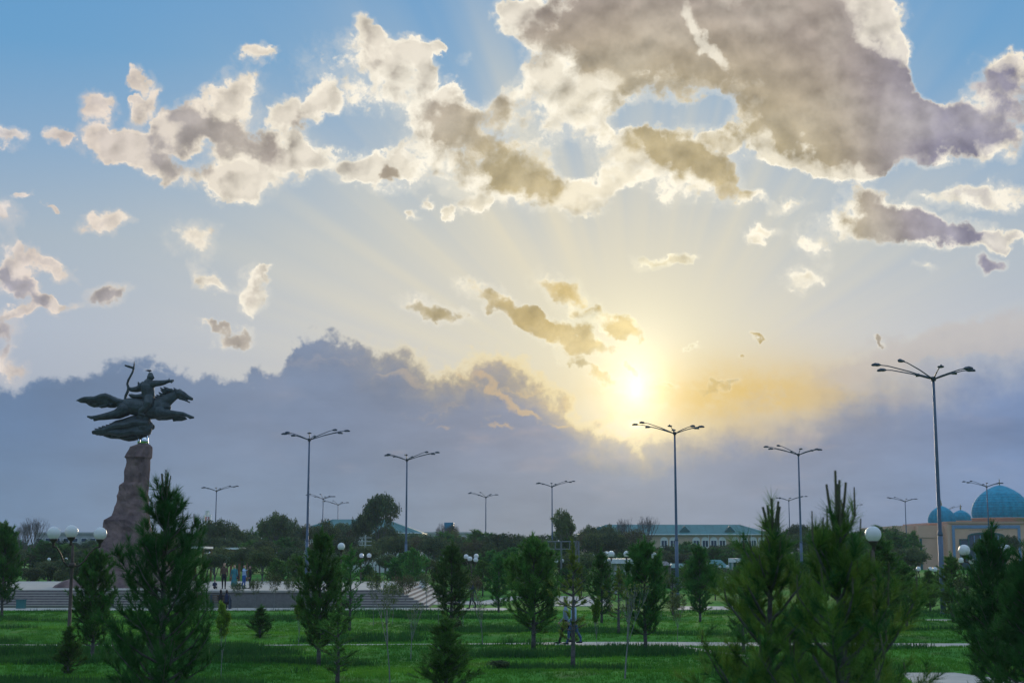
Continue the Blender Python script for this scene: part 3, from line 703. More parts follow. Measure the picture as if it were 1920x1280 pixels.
ys = [-900, -200, 0, 16] + [20 + i * 0.6 for i in range(126)] + [110, 140, 200, 320, 600, 1400, 4500]
gm = MB(); gv = [(x, y, gz(x, y)) for y in ys for x in xs]; nx = len(xs)
gm.add(gv, [(j*nx+i, j*nx+i+1, (j+1)*nx+i+1, (j+1)*nx+i) for j in range(len(ys)-1) for i in range(nx-1)])
struct(gm.build('ground', 'ground', smooth=True), 'green park lawn')
for nm, P in PATHS:
    z = 0.02 + 0.004 * [p[0] for p in PATHS].index(nm)
    struct(MB().add([(x, y, z) for x, y in P] + [(x, y, -0.1) for x, y in P],
        [tuple(range(len(P)))] + [(i, (i + 1) % len(P), (i + 1) % len(P) + len(P), i + len(P)) for i in range(len(P))]).build(nm, 'paving'))
PH = 1.12
plat = bpy.data.objects.new('platform', None); COL.objects.link(plat); struct(plat, 'stepped granite platform of the monument')
for i in range(7):
    MB().box(-44, -5.6 - 0.36*i, 97 + 0.36*i, 130 - 0.36*i, 0.16*i, 0.16*(i+1), 0, top=1).build('step', ['granite', 'paving'], plat)
for i in range(7):   # pale nosing of every tread
    y0, z1 = 97 + 0.36*i, 0.16*(i+1)
    MB().box(-44, -5.58 - 0.36*i, y0 - 0.02, y0 + 0.06, z1 - 0.045, z1 + 0.004).build('nosing', 'paving', plat)
MB().box(-22.5, -12.6, 96.75, 99.1, 0, PH - 0.1).build('retaining_wall', 'granite_wall', plat)
MB().box(-22.6, -12.5, 96.65, 99.3, PH - 0.1, PH + 0.03).build('coping', 'paving', plat)

# ------------------------------------------------------------------ monument
MY = 107.0
m0 = at(268, 1103, MY); m0.z = PH
mon = thing('equestrian_monument', 'dark bronze archer on a leaping horse atop a tall red rock pedestal', 'monument', m0)
def ml(px, py): p = at(px, py, MY); return p.x - m0.x, p.z - m0.z
RINGS = [(833,259,281),(838,249,285),(848,243,284.5),(852,239,284),(857,234,284),(861,239,281),(880,235.5,281),(904,234,279.5),(909,226,279),(925,223,278),(940,220,277),(955,216,277),(967,211,278),(975,197,279),(988,195,282),(996,199,285),(1012,194,290),(1025,190,296),(1045,178,305),(1065,165,318),(1080,150,327),(1088,122,332),(1096,106,338),(1104,97,345)]
rk_mb = MB(); NS = 40; vs = []; rr = random.Random(3)
dense = []
for (y0, a0, b0), (y1, a1, b1) in zip(RINGS, RINGS[1:]):
    k = max(1, int((y1 - y0) / 5))
    for j in range(k):
        f = j / k; dense.append((y0 + (y1-y0)*f, a0 + (a1-a0)*f, b0 + (b1-b0)*f))
dense.append(RINGS[-1]); dense.insert(0, (833, 268, 272))
for (y, xl, xr) in dense:
    xa, z = ml(xl, y); xb, _ = ml(xr, y); c = (xa + xb) / 2; h = (xb - xa) / 2
    hy = min(h * 0.95, 0.9 + h * 0.55)
    for k in range(NS):
        t = 2 * math.pi * k / NS
        dx, dy = math.cos(t), math.sin(t)
        q = Vector((dx * h, dy * hy, z * 0.9)); s = 0.26 * min(1, h); qv = Vector((dx * 2.2, dy * 2.2, z * 0.22))
        n1 = 0.5 * mnoise.noise(q * 0.8 + Vector((9, 2, 4))) + 0.9 * mnoise.noise(qv) + 0.5 * mnoise.noise(q * 2.6) + 0.4 * mnoise.noise(q * 5.5)
        strata = 0.22 * mnoise.noise(Vector((dx * 0.6, dy * 0.6, z * 2.6)))
        g = 1 + s * (n1 + strata) * (0.22 if abs(dx) > 0.9 else 0.45 if abs(dx) > 0.75 else 1.0) / max(0.5, h)
        sq = 1 / max(abs(dx), abs(dy)) ** 0.35      # squarish buttresses
        vs.append((c + dx * h * g * (sq if abs(dx) < 0.9 else 1), dy * hy * g * sq, z))
nr = len(dense)
rk_mb.add(vs, [(i*NS+k, (i+1)*NS+k, (i+1)*NS+(k+1) % NS, i*NS+(k+1) % NS) for i in range(nr-1) for k in range(NS)])
rk_mb.add(vs[:NS], [tuple(range(NS))])
rk_mb.build('rock_pedestal', 'rock', mon)
# statue surveyed on its own side plane
KS = None
def sp(zx, zy, y=0.0):
    x, z = ml(120 + zx / 6.4, 660 + zy / 6.4)
    return Vector((x, y, z))
ms = (sp(1000, 500) - sp(0, 500)).x / 1000
def chain(mb, pts, n=10, flat=1.0):
    """pts: zoom x, zoom y, radius in the same units, sideways offset"""
    P_ = [sp(p[0], p[1], (p[3] if len(p) > 3 else 0)) for p in pts]
    mb.tube(P_, [max(0.012, p[2] * ms) for p in pts], n, flat=flat)
    mb.ball(P_[0], max(0.012, pts[0][2] * ms), 10, 6); mb.ball(P_[-1], max(0.012, pts[-1][2] * ms), 10, 6)
h = MB()
chain(h, [(690,625,62),(740,640,92),(830,650,104),(930,668,108),(1050,695,112),(1140,690,110),(1205,660,82)], 14, 0.9)
chain(h, [(1130,650,100),(1200,600,92),(1265,555,72),(1330,515,58),(1385,495,48)], 12, 0.65)
chain(h, [(1375,492,50),(1430,512,42),(1480,540,30),(1535,562,19)], 10, 0.7)
chain(h, [(1395,545,26),(1440,568,15),(1480,588,10),(1508,602,9)], 8)
chain(h, [(1385,470,10),(1392,440,5)], 6); chain(h, [(1398,470,10,.15),(1404,446,5,.15)], 6)
for s, dz in ((-0.33, 0), (0.33, 14)):
    chain(h, [(730,690,78,s*.8),(640,745,55,s),(560,760,42,s),(470,770+dz,27,s),(400,780+dz,20,s),(345,790+dz,22,s),(300+dz*3,776+dz,12,s)], 10)
chain(h, [(1150,720,78,-.3),(1230,738,50,-.34),(1330,738,33,-.34),(1440,745,24,-.34),(1500,768,20,-.34),(1530,785,24,-.34),(1565,788,13,-.34)], 10)
chain(h, [(1140,740,78,.3),(1230,765,48,.34),(1330,762,30,.34),(1420,770,24,.34),(1455,790,20,.34),(1400,805,17,.34),(1340,806,17,.34),(1305,812,15,.34)], 10)
hm = remesh(h, 0.034, 2); hm.materials.append(MT['bronze']); horse = link('horse', hm, mon)
mn = MB(); rm = random.Random(8)
for (x, y, L) in [(1120,560,52),(1145,530,50),(1165,505,52),(1195,480,60),(1225,462,66),(1250,450,60),(1280,448,64),(1310,452,60),(1335,458,48),(1360,462,40),(1385,470,36)]:
    for q in range(2):
        a = R(rm.uniform(100, 146)); o = rm.uniform(-.12, .12); ll = L * rm.uniform(1.0, 1.5)
        p0 = sp(x + 12, y + 28, o); p1 = p0 + Vector((math.cos(a) * .55, 0, math.sin(a) * .55)) * ll * ms; p2 = p0 + Vector((math.cos(a + .25), 0, math.sin(a + .25) * .95)) * ll * 1.15 * ms
        mn.tube([p0, p1, p2], [24*ms, 17*ms, 4*ms], 6, flat=0.7)
mn.build('mane', 'bronze', horse, True)
tl = MB()
for j in range(7):
    ph = j * 0.9; oy = (j - 3) * 0.07; v = (j - 3) * 14
    pts = [(715,600,30,oy)]
    for i in range(1, 12):
        f = i / 11
        pts.append((700 - 545*f*(1 - .05*(j % 3)), 592 + v*math.sin(math.pi*min(1, f*1.15))*1.1 + 17*math.sin(f*13 + ph) - 14*f, 30*math.sin(math.pi*min(1, .2 + .8*f))**.7 + 4, oy))
    chain(tl, pts, 8)
chain(tl, [(560,610,26),(500,640,26),(450,656,18),(385,634,7)], 8)
for i in range(18):
    f = i / 17; x = 670 - 470*f; s_ = 1 if i % 2 else -1
    chain(tl, [(x, 592 + s_*26*math.sin(math.pi*min(1, f + .15)) - 10*f, 17, rm.uniform(-.2, .2)), (x - 26, 592 + s_*46*math.sin(math.pi*min(1, f + .18)) - 10*f, 11, rm.uniform(-.2, .2)), (x - 58, 590 + s_*56*math.sin(math.pi*min(1, f + .18)) - 8*f, 3)], 7)
tm = remesh(tl, 0.034, 0); tm.materials.append(MT['bronze']); link('tail', tm, horse)
rd = MB()
chain(rd, [(1012,575,72),(1015,520,74),(1005,460,80),(1000,405,78),(1010,372,58)], 12, 0.95)
chain(rd, [(1025,365,34),(1034,330,30)], 8); rd.ball(sp(1038, 302), 43*ms, 14, 9, sz=1.05); chain(rd, [(1037,275,34),(1036,262,14)], 10)
chain(rd, [(1078,305,9),(1084,312,6)], 6)
chain(rd, [(1055,390,48,-.1),(1110,378,40,-.2),(1165,376,36,-.25),(1215,368,30,-.28),(1250,358,23,-.3),(1278,352,20,-.3)], 10)
for a, b in (((1280,345),(1330,338)),((1285,350),(1332,352)),((1282,358),(1322,368)),((1276,362),(1304,378)),((1268,345),(1276,316))):
    chain(rd, [(*a,8,-.3),((a[0]+b[0])/2,(a[1]+b[1])/2-3,7,-.3),(*b,5,-.3)], 6)
chain(rd, [(950,395,52,.2),(905,425,46,.3),(860,440,38,.3),(810,445,30,.2),(780,440,24,.1)], 10)
chain(rd, [(905,400,28,.2),(885,368,14,.2),(882,350,5,.2)], 8)
for s in (-.62, .62):
    chain(rd, [(1030,570,62,s*.5),(1035,630,58,s),(990,690,42,s),(940,722,32,s),(930,745,26,s),(985,760,16,s)], 10)
chain(rd, [(985,545,30),(920,528,30),(860,535,28),(800,520,22),(785,512,12)], 10, 1.6)
rmesh = remesh(rd, 0.035, 2); rmesh.materials.append(MT['bronze']); rider = link('rider', rmesh, mon)
bw = MB()
chain(bw, [(733,560,16),(742,520,18),(765,470,18),(775,430,18),(760,380,15),(772,335,15),(800,285,14),(825,235,13),(836,195,12),(842,150,9),(843,108,3)], 8)
chain(bw, [(736,160,11),(775,172,15),(812,184,14),(836,196,9)], 8)
bm_ = remesh(bw, 0.03, 1); bm_.materials.append(MT['bronze']); link('bow', bm_, rider)
sw = MB()
for j in range(9):
    v = (j - 4) / 4; oy = 0.55 * math.cos(j * 1.7)
    pts = []
    for i in range(13):
        f = i / 12; x = 350 + 690*f - 60*abs(v)*f; env = math.sin(math.pi * min(1, .07 + .62*f)) ** 1.1
        pts.append((x, 962 - 66*f + v*118*env*f**.45 + 9*math.sin(f*17 + j*1.9), 8 + 36*env, oy*env))
    chain(sw, pts, 8)
chain(sw, [(960,905,105),(955,840,88),(950,780,84),(960,730,80)], 12)
chain(sw, [(560,865,10),(620,850,30),(720,835,40),(820,800,40),(900,780,30)], 8)
for i in range(26):
    f = .12 + .82*i/25; x = 350 + 690*f; s_ = 1 if i % 2 else -1; env = math.sin(math.pi * min(1, .07 + .62*f)) ** 1.1 * f**.45
    y = 962 - 66*f + s_*118*env
    chain(sw, [(x, y - s_*14, 24, rm.uniform(-.3, .3)), (x - 34, y + s_*10, 15, rm.uniform(-.3, .3)), (x - 74, y + s_*22, 3)], 7)
for i in range(14):   # deep folds
    v = rm.uniform(-.8, .8); o_ = rm.choice((-1, 1)) * rm.uniform(.45, .75)
    pts = [(430 + 590*g_, 955 - 62*g_ + v*105*g_**.5 + 7*math.sin(g_*15 + i), 9 + 12*math.sin(math.pi*g_), o_*math.sin(math.pi*(.1 + .8*g_))) for g_ in [j/9 for j in range(10)]]
    chain(sw, pts, 7)
swm = remesh(sw, 0.034, 0); swm.materials.append(MT['bronze']); link('cloud_swirl', swm, mon)
for zx, r in ((898, 15), (965, 48)):
    p = sp(zx, 1120)
    MB().tube([p - Vector((0, 0, .15)), sp(zx, 985)], r * ms, 20).build('support_post', 'steel', mon, True)
# bird on the rider's head
bd = MB(); c0 = at(120 + 1030/6.4, 660 + 228/6.4, MY)
bd.tube([c0 + Vector(v) for v in ((-.34,0,.06),(-.2,0,.05),(-.05,0,.02),(.06,0,.04),(.11,0,.01),(.12,0,-.02))], [.012,.05,.085,.06,.035,.01], 8)
bd.tube([c0 + Vector((0,.02,-.03)), c0 + Vector((.01,.02,-.2))], .012, 5); bd.tube([c0 + Vector((0,-.02,-.03)), c0 + Vector((.01,-.02,-.2))], .012, 5)
tag(bd.build('bird', 'c_black', None, True), 'black bird perched on the head of the bronze rider', 'bird')

# ------------------------------------------------------------------ tall street lamps with eight arms
JH = 13.6
pm = MB(); pm.tube([(0,0,0),(0,0,4.7)], [.165,.145], 12); pole_lo = pm.mesh('lower_pole', 'pole', True)
pm = MB(); pm.tube([(0,0,4.62),(0,0,4.7),(0,0,4.85),(0,0,9),(0,0,JH)], [.16,.165,.115,.098,.075], 12); pole_up = pm.mesh('upper_pole', 'pole', True)
pm = MB(); pm.lathe([(.001,.0),(.26,.0),(.26,.025),(.19,.05),(.19,.3),(.16,.34)], n=12); pole_base = pm.mesh('base_plate', 'pole')
pm = MB(); pm.tube([(0,0,JH-.12),(0,0,JH+.12)], [.15,.13], 12); collar_m = pm.mesh('collar', 'lamp_dark', True)
ARMS = [(180, 3.1), (218, 3.0), (144, 2.8), (0, 2.0), (38, 2.0), (-38, 1.8), (97, 1.7), (263, 1.8)]
arm_ms = []
for a, L in ARMS:
    d = Vector((math.cos(R(a)), math.sin(R(a)), 0)); z0 = Vector((0, 0, JH)); sl = .27
    pts = [z0 + d*.1, z0 + d*(L*.45) + Vector((0,0,L*sl*.5)), z0 + d*(L*.86) + Vector((0,0,L*sl*.88)), z0 + d*L + Vector((0,0,L*sl*.93))]
    am = MB().tube(pts, [.042,.036,.03,.028], 6).mesh('arm', 'lamp_dark', True)
    e = pts[-1]; hd = MB(); o = d * .30
    hd.ball(e + d*.16, .2, 12, 8, sz=.36)
    hd.tube([e - d*.06, e + d*.08 + Vector((0,0,.03)), e + d*.28 + Vector((0,0,.035)), e + d*.46 + Vector((0,0,0)), e + d*.52 + Vector((0,0,-.02))], [.03,.08,.10,.07,.02], 8, flat=0.5)
    arm_ms.append((am, hd.mesh('lamp_head', 'lamp_dark', True)))
LAMPS = [(1750,710,0,'tallest street lamp, right of the sun, standing left of the big dome'),
 (1265,812,0,'street lamp whose left arms reach to the setting sun'),
 (1497,852,0,'street lamp between the sun and the tallest lamp, above the pines'),
 (580,824,1,'tall street lamp nearest to the monument on its right side'),
 (763,862,1,'street lamp beside the tallest broadleaf tree'),
 (1035,912,1,'street lamp left of the long green roof, its longer arms to the right'),
 (911,932,0,'small far street lamp midway between the blue roof box and the olive fan tree'),
 (406,920,1,'far street lamp just right of the red and white mast'),
 (606,935,0,'far street lamp just right of the tall lamp, the higher of two'),
 (634,946,0,'far street lamp just left of the tallest broadleaf tree, the lower of two'),
 (1479,938,1,'far street lamp behind the pine leader, left of a nearer pole'),
 (1590,952,1,'far street lamp half hidden behind the candles of the big near pine'),
 (1697,940,0,'far street lamp at the left corner of the domed building'),
 (1850,912,0,'far street lamp in front of the big dome'),
 (1777,955,1,'far street lamp in front of the left small dome')]
for px, py, flip, lab in LAMPS:
    d = ray(px, py); Y = (JH - CAM_H) * d.y / d.z
    p = at(px, py, Y)
    rz = (math.pi if flip else 0) + math.radians({911: 35, 606: 50, 634: 40}.get(px, (px * 7) % 23 - 11))
    t = thing('street_lamp', lab, 'street lamp', (p.x, p.y, 0), rz, 'eight armed street lamps')
    link('base_plate', pole_base, t); link('lower_pole', pole_lo, t); link('upper_pole', pole_up, t); link('collar', collar_m, t)
    for am, hm_ in arm_ms:
        a = link('arm', am, t); link('lamp_head', hm_, a)

# ------------------------------------------------------------------ globe lamps
gl_m = MB().ball((0,0,0), .2, 20, 14).mesh('globe', 'globe', True)
cup_m = MB().lathe([(.03,-.42),(.045,-.36),(.04,-.3),(.09,-.24),(.12,-.2),(.125,-.17),(.10,-.165)], n=12).mesh('holder', 'iron', True)
def globe_lamp(px, depth, globes, label, top=4.0, z0=0.0):
    """globes: (photo x, photo y, depth offset); the post stands at px"""
    b = at(px, 1034, depth); b.z = z0
    t = thing('globe_lamp', label, 'lamp post', b, 0, 'white globe lamps')
    zt = None
    pos = [at(gx, gy, depth + dy) - b for gx, gy, dy in globes]
    hub = max(0.8, min(p.z for p in pos) - 0.95)
    zt = max([p.z for p in pos if abs(p.x) < .15] + [hub + .3])
    MB().tube([(0,0,0),(0,0,.5),(0,0,.52),(0,0,hub),(0,0,hub+.05),(0,0,zt-.38 if any(abs(p.x) < .15 for p in pos) else zt)], [.11,.10,.06,.05,.055,.035], 10).build('post', 'iron', t, True)
    MB().lathe([(.05,-.08),(.10,-.05),(.10,.05),(.05,.08)], (0,0,hub), 12).build('hub', 'iron', t, True)
    for p in pos:
        g = link('globe', gl_m, t); g.location = p
        c = link('holder', cup_m, t); c.location = p
        if abs(p.x) >= .15 or abs(p.y) > .3:
            d = Vector((p.x, p.y, 0)); q = Vector((p.x, p.y, p.z - .40))
            h0 = Vector((0, 0, hub))
            MB().tube([h0, h0 + d*.22 + Vector((0,0,-.03)), h0 + d*.45 + Vector((0,0,.12)), h0 + d*.62 + Vector((0,0,.35)), h0*0 + d*.84 + Vector((0,0,q.z - .02)), q], [.028,.026,.024,.024,.024,.03], 7).build('arm', 'iron', t, True)
    return t
globe_lamp(136, 43.7, [(101,999,-.5),(134,996,0),(188,1000,.2)], 'nearest globe lamp, three white globes on a rusty post, left of the big pine')
globe_lamp(640, 76, [(640,1024,0)], 'single white globe lamp just right of the tall dark pine beside the platform')
globe_lamp(677, 120, [(678,1041,-.8),(692,1041,.8)], 'globe lamp with two side by side globes over the platform steps', z0=0)
globe_lamp(705, 165, [(705,1055,0)], 'tiny single globe lamp right of the two globe lamp')
globe_lamp(884, 118, [(874,1043,.6),(881,1047,-.6),(893,1042,.2),(892,1049,-1)], 'globe lamp with four clustered globes right of the pine at mid picture')
globe_lamp(1052, 140, [(1043,1051,0),(1054,1051,.8),(1071,1051,0)], 'globe lamp with three small globes under the metal frame')
globe_lamp(1142, 88, [(1137,1039,.3),(1146,1038,-.3)], 'globe lamp with two touching globes left of the white canopy')
globe_lamp(1175, 90, [(1175,1038,0)], 'single globe lamp in front of the white canopy')
globe_lamp(1226, 92, [(1226,1041,0)], 'single globe lamp peeking from behind a dark pine, left of the lamp at the sun')
globe_lamp(1352, 165, [(1340,1062,0),(1348,1062,.8),(1364,1062,0)], 'globe lamp with three tiny globes by the green kiosk roofs')
globe_lamp(1637, 35.5, [(1637,1001,0)], 'largest white globe lamp standing behind the big near pine')
globe_lamp(1846, 51, [(1808,1031,0),(1886,1031,0)], 'globe lamp with two wide set globes before the domed building portal')
globe_lamp(1812, 100, [(1802,1050,0),(1822,1052,0)], 'small globe lamp seen below the wide set pair')
globe_lamp(1722, 120, [(1722,1066,0)], 'small single globe lamp at the foot of the domed building wall')
globe_lamp(1748, 118, [(1744,1067,.4),(1753,1067,-.4)], 'small two globe lamp left of the tallest street lamp pole')
globe_lamp(423, 150, [(423,1053,0)], 'small globe lamp above the group of people on the platform')
globe_lamp(92, 170, [(92,1048,0)], 'small globe lamp between white building and platform, left of the nearest lamp')
globe_lamp(124, 168, [(124,1048,0)], 'small globe lamp seen close beside the nearest rusty lamp post')

# ------------------------------------------------------------------ domed building
DY = 300.0
def dl(px, py, Y=DY): p = at(px, py, Y); return p.x, p.z
X0, _ = dl(1690, 985); 
dome_b = thing('domed_building', 'sand coloured domed building with turquoise domes at the right edge', 'building', (dl(1850, 1060)[0], DY, 0))
bx0 = dome_b.location.x
def dx(px): return dl(px, 1000)[0] - bx0
def zz(py, Y=DY): return dl(1800, py, Y)[1]
def wallbox(nm, m, a, b, y0, y1, z0, z1, parent=None): return MB().box(a, b, y0, y1, z0, z1).build(nm, m, parent or dome_b)
wallbox('wing_wall', 'sandwall', dx(1690), dx(1728), 4, 34, 0, zz(985.5))
wallbox('wing_cornice', 'sandwall', dx(1689.4), dx(1727.5), 3.85, 34.1, zz(1005), zz(984.5))
wallbox('side_wall', 'sandwall', dx(1727), dx(1778), 2, 34, 0, zz(1007))
wallbox('side_cornice', 'sandwall', dx(1726.3), dx(1777.5), 1.8, 34.1, zz(1007), zz(984))
wallbox('portal_wall', 'sandwall', dx(1778), dx(1925), 0, 34.2, 0, zz(978))
wallbox('portal_cornice', 'sanddark', dx(1777), dx(1926), -.25, 34.3, zz(981), zz(977))
wallbox('pilaster', 'teal_dark', dx(1728.5), dx(1732.5), 1.7, 2.2, 0, zz(1009))
wallbox('pilaster', 'sandwall', dx(1775.5), dx(1780), -.4, 2.2, 0, zz(983))
for a, b, c, d in ((1785,1913,984,990), (1785,1790,990,1046), (1908,1913,990,1060)):
    wallbox('tile_band', 'bluetile', dx(a), dx(b), -.14, .3, zz(d) if d < 1050 else 0.2, zz(c))
# pointed arch with recess
def arch_pts(xc, hw, zs, zt, n=10):
    o = []
    for i in range(n + 1):
        t = i / n; o.append((xc - hw * math.cos(t * math.pi / 2) ** .9, zs + (zt - zs) * math.sin(t * math.pi / 2) ** .85))
    return o + [(2*xc - x, z) for x, z in o[::-1][1:]]
xc, hw = dx(1848.5), dx(1882) - dx(1848.5)
ap = [(xc - hw, 0)] + arch_pts(xc, hw, zz(1006), zz(999)) + [(xc + hw, 0)]
ab = MB()
for (x1, z1), (x2, z2) in zip(ap, ap[1:]):
    ab.tube([(x1, -.1, z1), (x2, -.1, z2)], .18, 6)
ab.build('arch_frame', 'teal_dark', dome_b)
ip = [(xc - hw*.96, 0)] + arch_pts(xc, hw*.96, zz(1007), zz(1000)) + [(xc + hw*.96, 0)]
MB().add([(x, -.06, z) for x, z in ip], [tuple(range(len(ip)))]).build('arch_glazing', 'glass', dome_b)
for k in range(1, 6):
    x = xc - hw + 2*hw*k/6; MB().box(x - .1, x + .1, -.16, -.07, 0, zz(1003)).build('mullion', 'bluetile', dome_b)
sa = dx(1799); MB().box(sa - .12, sa + .12, -.2, .1, 0, zz(1010)).build('side_frame', 'teal_dark', dome_b); MB().box(sa, dx(1814), -.2, .1, zz(1011.5), zz(1009.8)).build('side_frame', 'teal_dark', dome_b)
MB().box(sa + .14, dx(1814), -.07, .05, 0, zz(1012)).build('side_glazing', 'glass', dome_b)
for k in range(14):    # small stone letters of the portal inscription are only a dark row of ornament
    x = dx(1818 + k * 4.6); MB().box(x, x + .32, -.07, .05, zz(993.6), zz(992.2)).build('ornament', 'sanddark', dome_b)
def dome(px, base, top, rad, ytop, yoff, drum_to):
    x = dx(px); Yd = DY + yoff; s = Yd / DY
    xw = at(px, 1000, Yd).x - bx0; r = at(px + rad, 1000, Yd).x - at(px, 1000, Yd).x
    zb, zt_, zf, zd = (at(px, q, Yd).z for q in (base, top, ytop, drum_to))
    prof = [(r*.965, 0), (r*1.0, .10), (r*1.005, .2), (r*.985, .32), (r*.92, .46), (r*.81, .6), (r*.66, .735), (r*.465, .85), (r*.26, .94), (r*.11, .985), (.03, 1.0)]
    H = zt_ - zb; n = 72
    d = MB(); vs = []
    for pr, f in prof:
        for k in range(n):
            a = 2*math.pi*k/n; rr_ = pr * (1 - (0.016 if k % 3 == 0 else 0))
            vs.append((rr_*math.cos(a), rr_*math.sin(a), f*H))
    d.add(vs, [(i*n+k, i*n+(k+1) % n, (i+1)*n+(k+1) % n, (i+1)*n+k) for i in range(len(prof)-1) for k in range(n)])
    o = d.build('dome', 'dome', dome_b); o.location = (xw, yoff, zb)
    ring = MB()
    for f0 in range(1, 10):        # tile courses
        f = f0 / 13
        j = max(i for i in range(len(prof)) if prof[i][1] <= f); g = (f - prof[j][1]) / (prof[j+1][1] - prof[j][1]); rr_ = prof[j][0] + (prof[j+1][0]-prof[j][0])*g
        ring.lathe([(rr_*.99, f*H - .05), (rr_*1.004, f*H - .05), (rr_*1.004, f*H + .05), (rr_*.985, f*H + .05)], n=48)
    ro = ring.build('tile_course', 'domedark', o)
    MB().lathe([(r*.9, zd - zb - 3), (r*1.0, zd - zb - 3), (r*1.0, -.12), (r*1.03, -.1), (r*1.03, .03), (r*.9, .04)], n=48).build('drum', 'sandwall', o, True)
    MB().lathe([(.14, H-.1), (.1, H+.2), (.22, H+.45), (.1, H+.7), (.05, H+.9), (.12, H+1.05), (.04, H+1.2), (.02, zf - zb)], n=10).build('finial', 'gold', o, True)
dome(1878.5, 971, 909, 53, 896, 12, 978)
dome(1767, 980.5, 948, 25.5, 937, 9, 985)
dome(1803, 976, 955.5, 19, 945, 26, 985)

# ------------------------------------------------------------------ long building with green roof
def hall(name, label, px0, px1, Y, rt, ev, deep, wall, seed, wins, dormers=(), gable=None):
    a, b = at(px0, 1000, Y), at(px1, 1000, Y)
    t = thing(name, label, 'building', ((a.x + b.x)/2, Y, 0)); w = (b.x - a.x)/2
    ze, zr = at(960, ev, Y).z, at(960, rt, Y + deep/2).z
    MB().box(-w, w, 0, deep, 0, ze).build('wall', wall, t)
    o = .5; r = MB(); v = [(-w-o,-o,ze),(w+o,-o,ze),(w+o,deep+o,ze),(-w-o,deep+o,ze),(-w+deep*.45,deep/2,zr),(w-deep*.45,deep/2,zr)]
    v2 = [(x, y, z - .22) for x, y, z in v[:4]]
    r.add(v + v2, [(0,1,5,4),(1,2,5),(2,3,4,5),(3,0,4),(0,6,7,1),(1,7,8,2),(2,8,9,3),(3,9,6,0),(6,9,8,7)])
    roof = r.build('roof', 'teal_roof', t)
    k = int(w * 2 / .9)
    sm = MB()
    for i in range(1, 24):     # standing seams that can be told apart at this distance
        x = -w + 2*w*i/24
        sm.tube([(x, -o, ze + .03), (max(-w + deep*.45, min(w - deep*.45, x)), deep/2 - .2, zr - .02)], .03, 4)
    sm.build('seam', 'teal_roof', roof)
    for dpx in dormers:
        x = at(dpx, 1000, Y).x - t.location.x; f = .35; zc = ze + (zr - ze)*f; y = deep/2*f
        dm = MB(); dm.add([(x-1.25,y-1.4,zc-.2),(x+1.25,y-1.4,zc-.2),(x,y-1.4,zc+1.1),(x-1.25,y+1.8,zc-.2),(x+1.25,y+1.8,zc-.2),(x,y+1.8,zc+1.1)], [(0,1,2),(0,2,5,3),(1,4,5,2),(3,5,4)])
        dm.build('dormer', 'teal_dark', roof)
    MB().tube([(-w-o,-o-.08,ze-.1),(w+o,-o-.08,ze-.1)], .09, 6).build('gutter', 'whitepaint', roof)
    for x in wins:
        x = at(x, 1000, Y).x - t.location.x
        for fl in (0, 1):
            z0 = ze - 3.1 - 3.6*fl
            if z0 < .6: continue
            wn = MB(); pts = [(x-.85, z0), (x+.85, z0)] + [(x + .85*math.cos(R(q)), z0 + 1.75 + .75*math.sin(R(q))) for q in range(0, 181, 20)]
            n = len(pts); wn.add([(p, -.10, q) for p, q in pts] + [(p, .1, q) for p, q in pts], [tuple(range(n))] + [(i, i+n, (i+1) % n + n, (i+1) % n) for i in range(n)])
            fr = wn.build('window', 'white', t)
            for s in (-1, 1): MB().box(x + s*.33 - .27, x + s*.33 + .27, -.14, -.101, z0 + .25, z0 + 1.65).build('pane', 'glass', fr)
            MB().box(x - 1, x + 1, -.28, -.101, z0 - .12, z0).build('sill', 'white', fr)
    return t
g = hall('long_hall', 'long peach building with green metal roof and white arched windows', 1088, 1447, 330, 983, 1001, 14, 'peach', 1, [1110,1124,1150,1245,1262,1305,1322,1338,1354,1378,1395,1412,1428], (1123,1285,1370))
for px in (1328, 1408): 
    x = at(px, 1000, 330).x - g.location.x; MB().tube([(x,-.25,0),(x,-.25,7.6)], .09, 6).build('downpipe', 'whitepaint', g)
hall('white_hall', 'white building with a green hipped roof behind the tallest broadleaf tree', 545, 787, 262, 973, 998, 15, 'white', 2, [560,600,640,665,750,764,776])
def block(name, label, px0, px1, top, Y, deep, wall, rows, cols, roofm='greywhite'):
    a, b = at(px0, 1000, Y), at(px1, 1000, Y); zt = at(960, top, Y).z
    t = thing(name, label, 'building', ((a.x+b.x)/2, Y, 0)); w = (b.x-a.x)/2
    MB().box(-w, w, 0, deep, 0, zt).build('wall', wall, t); MB().box(-w-.2, w+.2, -.2, deep+.2, zt+.002, zt+.35).build('parapet', roofm, t)
    for r_ in range(rows):
        for c in range(cols):
            x = -w + 2*w*(c+.5)/cols; z = zt - 1.0 - 2.9*r_ - (1.0 if r_ else 0)
            if z < .8: continue
            hh = .35 if r_ == 0 else .75
            wn = MB().box(x-.52, x+.52, -.06, .1, z-hh, z+hh).build('window', 'whitepaint', t)
            MB().box(x-.44, x+.44, -.1, -.061, z-hh+.07, z+hh-.07).build('pane', 'glass', wn)
    return t
block('office_block', 'low pale building with a row of small windows behind the left globe lamp', 66, 200, 1001, 250, 12, 'greywhite', 3, 8)
fb = block('flat_building', 'pale flat roofed building at the horizon under the blue roof box', 786, 902, 1000, 310, 12, 'greywhite', 1, 9)
p0, p1 = at(833, 979, 309), at(850, 999, 309)
tag(MB().box(p0.x, p1.x, 309, 313, fb.children[0].bound_box[1][2] + .36, p0.z).build('roof_box', 'bluebox'), 'bright blue box standing on the flat pale roof', 'roof box')
